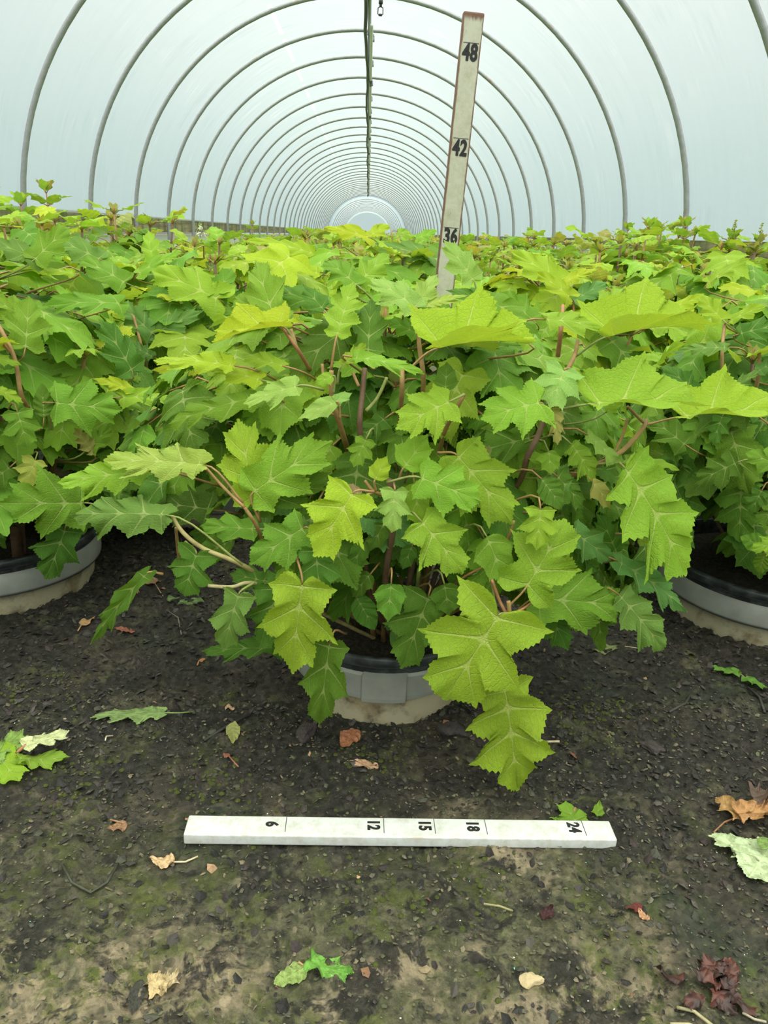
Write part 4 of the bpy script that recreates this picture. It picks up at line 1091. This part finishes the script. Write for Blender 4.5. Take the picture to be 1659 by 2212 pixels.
# ------------------------------------------------------------------ rulers
paintA = pbr('speckled_paint', lambda t: paint(t, .0150, .0180, (.50, .50, .40), (.16, .075, .045), top=1.27/2), .6, bump=lambda t: t.bump(t.noise(t.obj(), 260, 4), .25, .001))
paintB = pbr('white_paint', lambda t: paint(t, .30, .325, (.66, .68, .69), (.50, .40, .26), axis=2, specks=False), .5, bump=lambda t: t.bump(t.noise(t.obj(), 220, 4), .3, .001))
def bar_mesh(w, d, h, bev, mat, name, parent, segs=3):
    import bmesh
    bm = bmesh.new(); bmesh.ops.create_cube(bm, size=1)
    bmesh.ops.scale(bm, vec=(w, d, h), verts=bm.verts)
    bmesh.ops.bevel(bm, geom=bm.edges[:], offset=bev, segments=segs, profile=.6, affect='EDGES')
    me = bpy.data.meshes.new(name); bm.to_mesh(me); bm.free(); me.materials.append(mat)
    me.polygons.foreach_set('use_smooth', [True]*len(me.polygons))
    o = link(bpy.data.objects.new(name, me)); o.parent = parent; return o
def heavier(me, dx):
    n = len(me.vertices); V = np.empty(n*3); me.vertices.foreach_get('co', V); V = V.reshape(-1, 3)
    F_ = [tuple(p.vertices) for p in me.polygons]; o2 = bpy.data.meshes.new('numeral'); V2 = []; F2 = []
    for k, (sx_, sy_) in enumerate(((-1, 0), (1, 0), (0, .7), (0, -.7))):
        V2.append(V+np.array([sx_*dx, sy_*dx, k*1e-5])); F2 += [tuple(i+n*k for i in f) for f in F_]
    o2.from_pydata(np.concatenate(V2).tolist(), [], F2); o2.materials.append(me.materials[0]); return o2
def text(body, size, loc, rot, parent, sx=.72, off=.035, mat=None):
    c = bpy.data.curves.new('numeral', 'FONT'); c.body = body; c.size = size; c.extrude = .0004; c.offset = min(off, .026)*size
    c.align_x = 'CENTER'; c.align_y = 'CENTER'; c.space_character = 1.08; 
    tmp = link(bpy.data.objects.new('numeral', c)); bpy.context.view_layer.update()
    me = bpy.data.meshes.new_from_object(tmp.evaluated_get(bpy.context.evaluated_depsgraph_get()))
    bpy.data.objects.remove(tmp); bpy.data.curves.remove(c); me.materials.clear(); me.materials.append(mat or M['ink'])
    me = heavier(me, size*.022)
    o = link(bpy.data.objects.new('numeral', me)); o.location = loc; o.rotation_euler = rot; o.scale = (sx, 1, 1); o.parent = parent
    return o
# upright ruler behind the central plant
YS = 1.62
pt = at_y(1023, 28, YS); pb = at_y(962, 600, YS)
ax = (pt-pb).normalized(); k = pt.z/ax.z; foot_ = pt-ax*(pt.z-.0)/ax.z
Lst = (pt-foot_).length
root = empty('measuring_stick', foot_)
xx = Vector((1, .05, 0)); xx = (xx-ax*xx.dot(ax)).normalized(); yy_ = ax.cross(xx)
R3 = Matrix((xx, yy_, ax)).transposed()
root.rotation_euler = R3.to_euler()
wst = .0385
o = bar_mesh(wst, .018, Lst, .0035, paintA, 'wooden_bar', root); o.location = (0, 0, Lst/2)
# worn rounded top
pz = lambda py: (at_y(0.5*(1023+962)+(300-py)*.105, py, YS)-foot_).dot(ax)
for num, ly, ny in (('48', 95, 117), ('42', 300, 322), ('36', 492, 511)):
    zl, zn = pz(ly), pz(ny)
    text(num, .038, (0, -.0092, zn), (math.pi/2, 0, 0), root, sx=.70, off=.05)
    mb = MB(); mb.box((-.0145, -.0094, zl-.0007), (.0145, -.0088, zl+.0007)); mb.build('mark_line', M['pencil'], root, smooth=False)
tag(root, 'upright wooden measuring stick marked 36, 42 and 48, standing behind the central plant', 'measuring stick')
# ruler lying on the soil
gl, gr = at_z(402, 1780, .018), at_z(1325, 1792, .018)
mid = (gl+gr)/2; d = (gr-gl); Lr_ = d.length; ang = math.atan2(d.y, d.x)
root = empty('measuring_stick', (mid.x, mid.y, gz(mid.x, mid.y)+.004), ang)
o = bar_mesh(Lr_, .042, .019, .003, paintB, 'wooden_bar', root); o.location = (0, 0, .0095)
ex = Vector((math.cos(ang), math.sin(ang), 0))
def along(px, py): q = at_z(px, py, .024); return (q-mid).dot(ex)
for num, lx, nx_ in (('6', 619, 588), ('12', 829, 806), ('15', 938, 916), ('18', 1048, 1019), ('24', 1258, 1236)):
    py = 1762+(lx-619)*.012
    a0, a1 = along(lx, py), along(nx_, py)
    text(num, .026, (a1, .004 if num != '6' else .003, .0191), (0, 0, -math.pi/2), root, sx=.80, off=.045)
    mb = MB(); mb.box((a0-.0006, -.013, .0188), (a0+.0006, .020, .0193)); mb.build('mark_line', M['pencil'], root, smooth=False)
tag(root, 'white painted measuring stick marked 6 to 24, lying on the soil in front', 'measuring stick')

# ------------------------------------------------------------------ things lying on the soil
def ground_leaf(name, bx, by, tx, ty, w, sh, tint, label, cat, stem=None, lift=.006, mat='dry', droop=-.25, fold=.15, cup=.3, rip=.05, roll=0, seed=0, stemcol=None, rad=.0014, h0_=0, to=None, part='blade'):
    r = random.Random(bx+ty+seed)
    B = at_z(bx, by, lift); T = at_z(tx, ty, lift)
    B.z = gz(B.x, B.y)+lift+h0_; T.z = gz(T.x, T.y)+lift
    n = Vector((0, 0, 1)); x = (T-B).normalized(); n = (n-x*n.dot(x)).normalized(); n = Matrix.Rotation(roll, 3, x) @ n
    root = to or empty(name, B); mb = MB()
    put_leaf(mb, LIB[(sh, 2)][r.randrange(5)], (0, 0, 0), x, n, (T-B).length, w, tint, r, droop=droop, fold=fold, cup=cup, rip=rip)
    bl = mb.build(part, M[mat], root)
    if to: bl.location = B-to.location; bl['label'] = label; mbs = None
    if to and not stem: return to
    if to: root = bl
    if stem:
        pts = [Vector((0, 0, 0))]
        for q in stem:
            e_ = at_z(q[0], q[1], .008); pts.append(Vector((e_.x-B.x, e_.y-B.y, gz(e_.x, e_.y)+.004-B.z)))
        mb = MB(); mb.tube(pts, rad, 6, stemcol or tint); mb.build('leaf_stalk', M['stem'], root)
    if not to: tag(root, label, cat)
    return to or root
G = ground_leaf
G('fallen_leaf', 352,1545, 196,1548, .42, 'D', (.24,.36,.12), 'flat green fallen leaf speckled with soil, left of the central pot', 'leaf', [(390,1538),(420,1530)], droop=.05, rip=.02)
G('fallen_leaf', 375,1852, 322,1842, .75, 'E', (.75,.52,.30), 'pale tan dry leaf with a curved stalk, below the left end of the lying ruler', 'leaf', [(400,1850),(427,1841)], stemcol=(.7,.6,.4), rip=.08)
G('fallen_leaf', 272,1763, 230,1778, .8, 'C', (.36,.20,.11), 'small brown leaf on moss left of the lying ruler', 'leaf', [(236,1755)])
G('fallen_leaf', 768,1570, 738,1610, .65, 'E', (.46,.19,.10), 'reddish brown curled leaf right in front of the central pot', 'leaf', fold=.4)
G('fallen_leaf', 818,1648, 757,1640, .55, 'C', (.62,.38,.24), 'pinkish tan dry leaf between the pot and the lying ruler', 'leaf')
G('fallen_leaf', 495,1632, 482,1625, .8, 'E', (.36,.14,.09), 'tiny red-brown leaf with a long stalk, above the left end of the lying ruler', 'leaf', [(515,1648)])
G('fallen_leaf', 503,1560, 503,1600, .5, 'E', (.50,.52,.20), 'small yellow-green leaf with a dark spot, standing left of the pot', 'leaf', mat='leaf', lift=.010)
G('fallen_leaf', 488,1520, 508,1528, .8, 'C', (.66,.42,.28), 'tiny crumpled pinkish leaf scrap above the small yellow-green leaf', 'leaf', rip=.15)
G('fallen_leaf', 176,1353, 205,1333, .55, 'C', (.62,.38,.18), 'orange-tan leaf on the soil in front of the left pot', 'leaf', [(168,1362)], fold=.4)
G('fallen_leaf', 292,1362, 245,1360, .35, 'E', (.36,.13,.08), 'thin reddish leaf lying behind the flat green fallen leaf', 'leaf')
G('fallen_leaf', 335,1265, 325,1250, .9, 'C', (.42,.26,.16), 'small brown leaf with a long stalk under the hanging leaf tips', 'leaf', [(352,1285)])
G('fallen_leaf', 285,1270, 298,1284, .6, 'C', (.46,.24,.12), 'small curled brown scrap beside the long stalked brown leaf', 'leaf')
G('fallen_leaf', 430,1432, 446,1428, .8, 'C', (.62,.26,.12), 'small orange scrap with a stalk below the hanging leaves on the left', 'leaf', [(426,1436)])
G('fallen_leaf', 362,1300, 440,1305, .5, 'E', (.16,.27,.08), 'dull green oval leaf flat on the soil under the left leaves', 'leaf')
G('fallen_leaf', 1400,1985, 1382,1952, .5, 'E', (.66,.36,.20), 'small orange and dark red leaf scrap on moss at lower right', 'leaf')
G('fallen_leaf', 1390,1948, 1352,1958, .5, 'E', (.16,.03,.025), 'dark wine-red leaf scrap touching the small orange one', 'leaf')
G('fallen_leaf', 1172,1985, 1195,1960, .8, 'C', (.07,.022,.025), 'dark maroon crumpled leaf on moss below the lying ruler', 'leaf', rip=.15, fold=.5)
q_ = G('fallen_leaf', 345,2135, 325,2085, 1.0, 'A', (.72,.55,.30), 'cream crumpled dry leaf with ragged lobes at the lower left', 'leaf', rip=.14, fold=.3)
G('fallen_leaf', 348,2135, 385,2090, .6, 'D', (.62,.50,.30), 'right lobe of the cream dry leaf', 'leaf', to=q_, rip=.14, fold=.3)
G('fallen_leaf', 302,2110, 285,2185, .45, 'E', (.055,.053,.045), 'dark grey dead leaf folded beside the cream crumpled leaf', 'leaf', rip=.03)
q_ = G('fallen_sprig', 660,2075, 592,2110, .7, 'E', (.30,.42,.12), 'two-leaved green sprig half sunk in soil at the bottom centre of the photo', 'sprig', part='leaf', stem=[(645,2062)], stemcol=(.5,.33,.16), lift=.004)
G('fallen_leaf', 672,2062, 765,2095, .75, 'A', (.17,.40,.06), 'bright green crinkled leaf', 'leaf', to=q_, part='leaf', stemcol=(.5,.33,.16), lift=.008, rip=.10, cup=.8)
G('fallen_leaf', 1492,1440, 1538,1436, .1, 'E', (.1,.1,.05), 'thin grey straw blade on soil right of the hanging leaves', 'leaf') if False else None
q_ = G('fallen_sprig', 1595,1452, 1537,1440, .75, 'A', (.18,.40,.07), 'fresh green two-leaved sprig on dark mulch by the right edge of the photo', 'sprig', part='leaf', stem=[(1615,1462)], mat='leaf', stemcol=(.45,.25,.12), lift=.012)
G('fallen_leaf', 1612,1462, 1659,1490, .7, 'A', (.17,.38,.07), 'leaf', 'leaf', to=q_, part='leaf', mat='leaf', lift=.012)
G('fallen_leaf', 1250,1775, 1222,1728, 1.5, 'A', (.24,.44,.05), 'bright green leaf tucked behind the right end of the lying ruler', 'leaf', mat='leaf', lift=.010)
G('fallen_leaf', 1290,1765, 1295,1732, .6, 'C', (.24,.42,.05), 'small green leaf tip poking up behind the number 24 end', 'leaf', mat='leaf', lift=.008)
# big curled leaves at the right edge
q_ = G('fallen_leaf', 1600,1758, 1548,1718, 1.1, 'B', (.46,.27,.10), 'large orange-brown curled dead leaf running out of the right edge of the photo', 'leaf', [(1568,1765),(1545,1785)], lift=.014, fold=.5, rip=.08, stemcol=(.36,.17,.09))
G('fallen_leaf', 1590,1752, 1705,1750, .62, 'D', (.48,.25,.10), 'folded orange-brown half', 'leaf', to=q_, lift=.018, fold=.5, rip=.07)
G('fallen_leaf', 1625,1722, 1700,1700, .7, 'A', (.13,.085,.065), 'dark brown crumpled leaf behind the orange-brown one at the right edge', 'leaf', lift=.02, fold=.4, rip=.12)
q_ = G('fallen_leaf', 1700,1845, 1533,1802, .62, 'D', (.50,.62,.36), 'pale mint-green leaf underside at the right edge below the brown leaves', 'leaf', lift=.012, rip=.03, cup=.1)
G('fallen_leaf', 1665,1822, 1618,1895, 1.0, 'E', (.54,.66,.40), 'pale lower lobe', 'leaf', to=q_, lift=.010, rip=.02, cup=.1)
G('fallen_leaf', 1640,1822, 1690,1805, .5, 'C', (.20,.32,.08), 'green folded-over piece', 'leaf', to=q_, lift=.022)
# fallen sprig at the left edge
q_ = G('fallen_sprig', 55,1612, 148,1575, .72, 'A', (.62,.68,.36), 'fallen lime-green leafy sprig with one pale upturned leaf, at the left edge', 'sprig', part='leaf', stem=[(30,1628),(-20,1640)], lift=.030, rip=.03, cup=.1, stemcol=(.42,.2,.1), rad=.003)
G('fallen_leaf', 40,1640, 152,1632, .62, 'D', (.30,.48,.06), 'lime green leaf', 'leaf', to=q_, part='leaf', mat='leaf', lift=.014, stemcol=(.42,.2,.1), rad=.002)
G('fallen_leaf', -5,1632, 42,1690, .95, 'A', (.34,.55,.05), 'glossy lime leaf', 'leaf', to=q_, part='leaf', mat='leaf', lift=.014)
G('fallen_leaf', -20,1640, 50,1578, .8, 'A', (.22,.36,.07), 'dull green soil-spotted leaf', 'leaf', to=q_, part='leaf', lift=.018)
G('fallen_leaf', 1280,1402, 1340,1392, .5, 'C', (.22,.27,.10), 'dull green withered scrap under the lower right leaves', 'leaf', lift=.006)
# decayed reddish heap bottom right
M['pulp'] = pbr('rotten_leaf', lambda t: t.mix(t.ss(t.noise(t.pos(), 28, 4), .4, .65), t.mix(t.noise(t.pos(), 90, 3), (.012, .008, .008), (.055, .022, .019)), (.12, .035, .025)), .5)
r_ = random.Random(9)
for (px, py, s_, n_, lab) in ((1548, 2110, .045, 14, 'rotten wine-red leaf crumpled in the heap at the lower right corner'),):
    for i in range(n_):
        bx, by = px+r_.gauss(0, 30), py+r_.gauss(0, 22); a = r_.uniform(0, 6.28)
        B = at_z(bx, by, .01); B.z = gz(B.x, B.y)+r_.uniform(.004, .012)
        mb = MB(); put_leaf(mb, r_.choice(LIB[('C', 2)]), (0, 0, 0), (math.cos(a), math.sin(a), r_.uniform(-.1, .15)), (r_.gauss(0, .25), r_.gauss(0, .25), 1), r_.uniform(.022, .045), .8, (1, 1, 1), r_, droop=r_.uniform(-.3, .9), fold=.15, cup=.5, rip=.11)
        o = mb.build('dead_leaf', M['pulp']); o.location = B; tag(o, lab, 'leaf', 'rotten red leaves at the lower right')
# stone chip
def rock(px, py, s_, col, label, seed, flat=.5, nm='stone_chip'):
    import bmesh
    bm = bmesh.new(); bmesh.ops.create_icosphere(bm, subdivisions=3, radius=1); r = random.Random(seed)
    ph2 = [(r.uniform(2, 5), r.uniform(2, 5), r.uniform(0, 6)) for _ in range(3)]
    ph = [Vector((r.gauss(0, 1), r.gauss(0, 1), r.gauss(0, 1))).normalized() for _ in range(9)]
    for v in bm.verts:
        p = v.co.copy(); k = 1
        for q in ph: k = min(k, .70/p.dot(q)) if p.dot(q) > .70 else k
        k *= 1+.10*sum(math.sin(p.x*a_+p.y*b_+c_) for a_, b_, c_ in ph2)
        v.co = Vector((p.x*s_*k, p.y*s_*k*.75, p.z*s_*k*flat))
    me = bpy.data.meshes.new(nm); bm.to_mesh(me); bm.free(); me.materials.append(col)
    o = link(bpy.data.objects.new(nm, me)); c = at_z(px, py, .005); o.location = (c.x, c.y, gz(c.x, c.y)+s_*flat*.45); o.rotation_euler = (0, 0, r.uniform(0, 3)); return tag(o, label, 'stone')
M['chip'] = pbr('sandstone', lambda t: t.mix(t.noise(t.obj(), 70, 4), (.34, .26, .14), (.58, .47, .28)), .8, bump=lambda t: t.bump(t.noise(t.obj(), 160, 4), .5, .003))
M['clod'] = pbr('dark_clod', lambda t: t.mix(t.noise(t.obj(), 60, 4), (.018, .014, .014), (.07, .055, .055)), .7, bump=lambda t: t.bump(t.noise(t.obj(), 120, 4), .8, .005))
rock(1145, 2108, .017, M['chip'], 'cream angular stone chip on moss at the bottom, right of centre', 3, .35)
rock(658, 1575, .030, M['clod'], 'dark rounded clod of soil left of the central pot foot', 4, .4, 'soil_clod')
rock(1405, 1610, .026, M['clod'], 'dark clod of soil on the open floor right of the hanging leaves', 5, .35, 'soil_clod')
rock(980, 1575, .028, M['clod'], 'dark soil clod pushed against the right foot of the central pot', 6, .4, 'soil_clod')
# twigs and straws
def twig(pts, rad, col, label, nm='twig', lift=.006):
    W_ = [at_z(px, py, .004) for px, py in pts]; W_ = [Vector((w.x, w.y, gz(w.x, w.y)+lift)) for w in W_]
    mb = MB(); mb.tube([w-W_[0] for w in W_], rad, 6, col); o = mb.build(nm, M['stem']); o.location = W_[0]; return tag(o, label, 'twig')
twig([(1172,1604),(1190,1604),(1208,1606)], .0022, (.62,.52,.36), 'short pale straw stub right of the hanging leaf tip', 'straw')
twig([(135,1870),(155,1905),(195,1920),(230,1900),(255,1860)], .0022, (.05,.055,.035), 'thin dark curved twig on the soil at the lower left')
twig([(1465,2165),(1500,2180),(1545,2212)], .0022, (.42,.38,.22), 'dry straw crossing the bottom right corner', 'straw')
twig([(1450,2203),(1490,2203),(1520,2215)], .0018, (.45,.40,.24), 'pale straw at the very bottom right beside the longer one', 'straw')
twig([(1605,2185),(1630,2203),(1655,2206)], .0016, (.5,.48,.36), 'thin pale curved straw in the bottom right corner', 'straw')
twig([(1045,1952),(1080,1957),(1108,1961)], .0016, (.34,.33,.16), 'greenish straw lying flat on moss below the ruler', 'straw')
twig([(1445,1540),(1480,1520),(1492,1500)], .003, (.045,.045,.04), 'dark stick on the mulch at the right', lift=.004)
twig([(1615,1485),(1640,1510),(1652,1540)], .003, (.045,.045,.04), 'dark stick below the broken green shoot at the right', lift=.004)
twig([(440,1590),(500,1560),(540,1540)], .0032, (.03,.03,.025), 'dark buried stick left of the central pot', lift=.003)
twig([(1350,1394),(1378,1394),(1392,1395)], .0012, (.5,.45,.3), 'thin pale stalk on the soil under the lower right leaves', 'straw')
twig([(360,1322),(385,1340),(392,1372)], .0015, (.22,.20,.17), 'thin grey twig on the soil under the hanging leaf at left')
twig([(228,1604),(230,1594),(244,1590)], .0013, (.7,.66,.5), 'tiny pale hooked stalk below the flat green fallen leaf', 'straw')
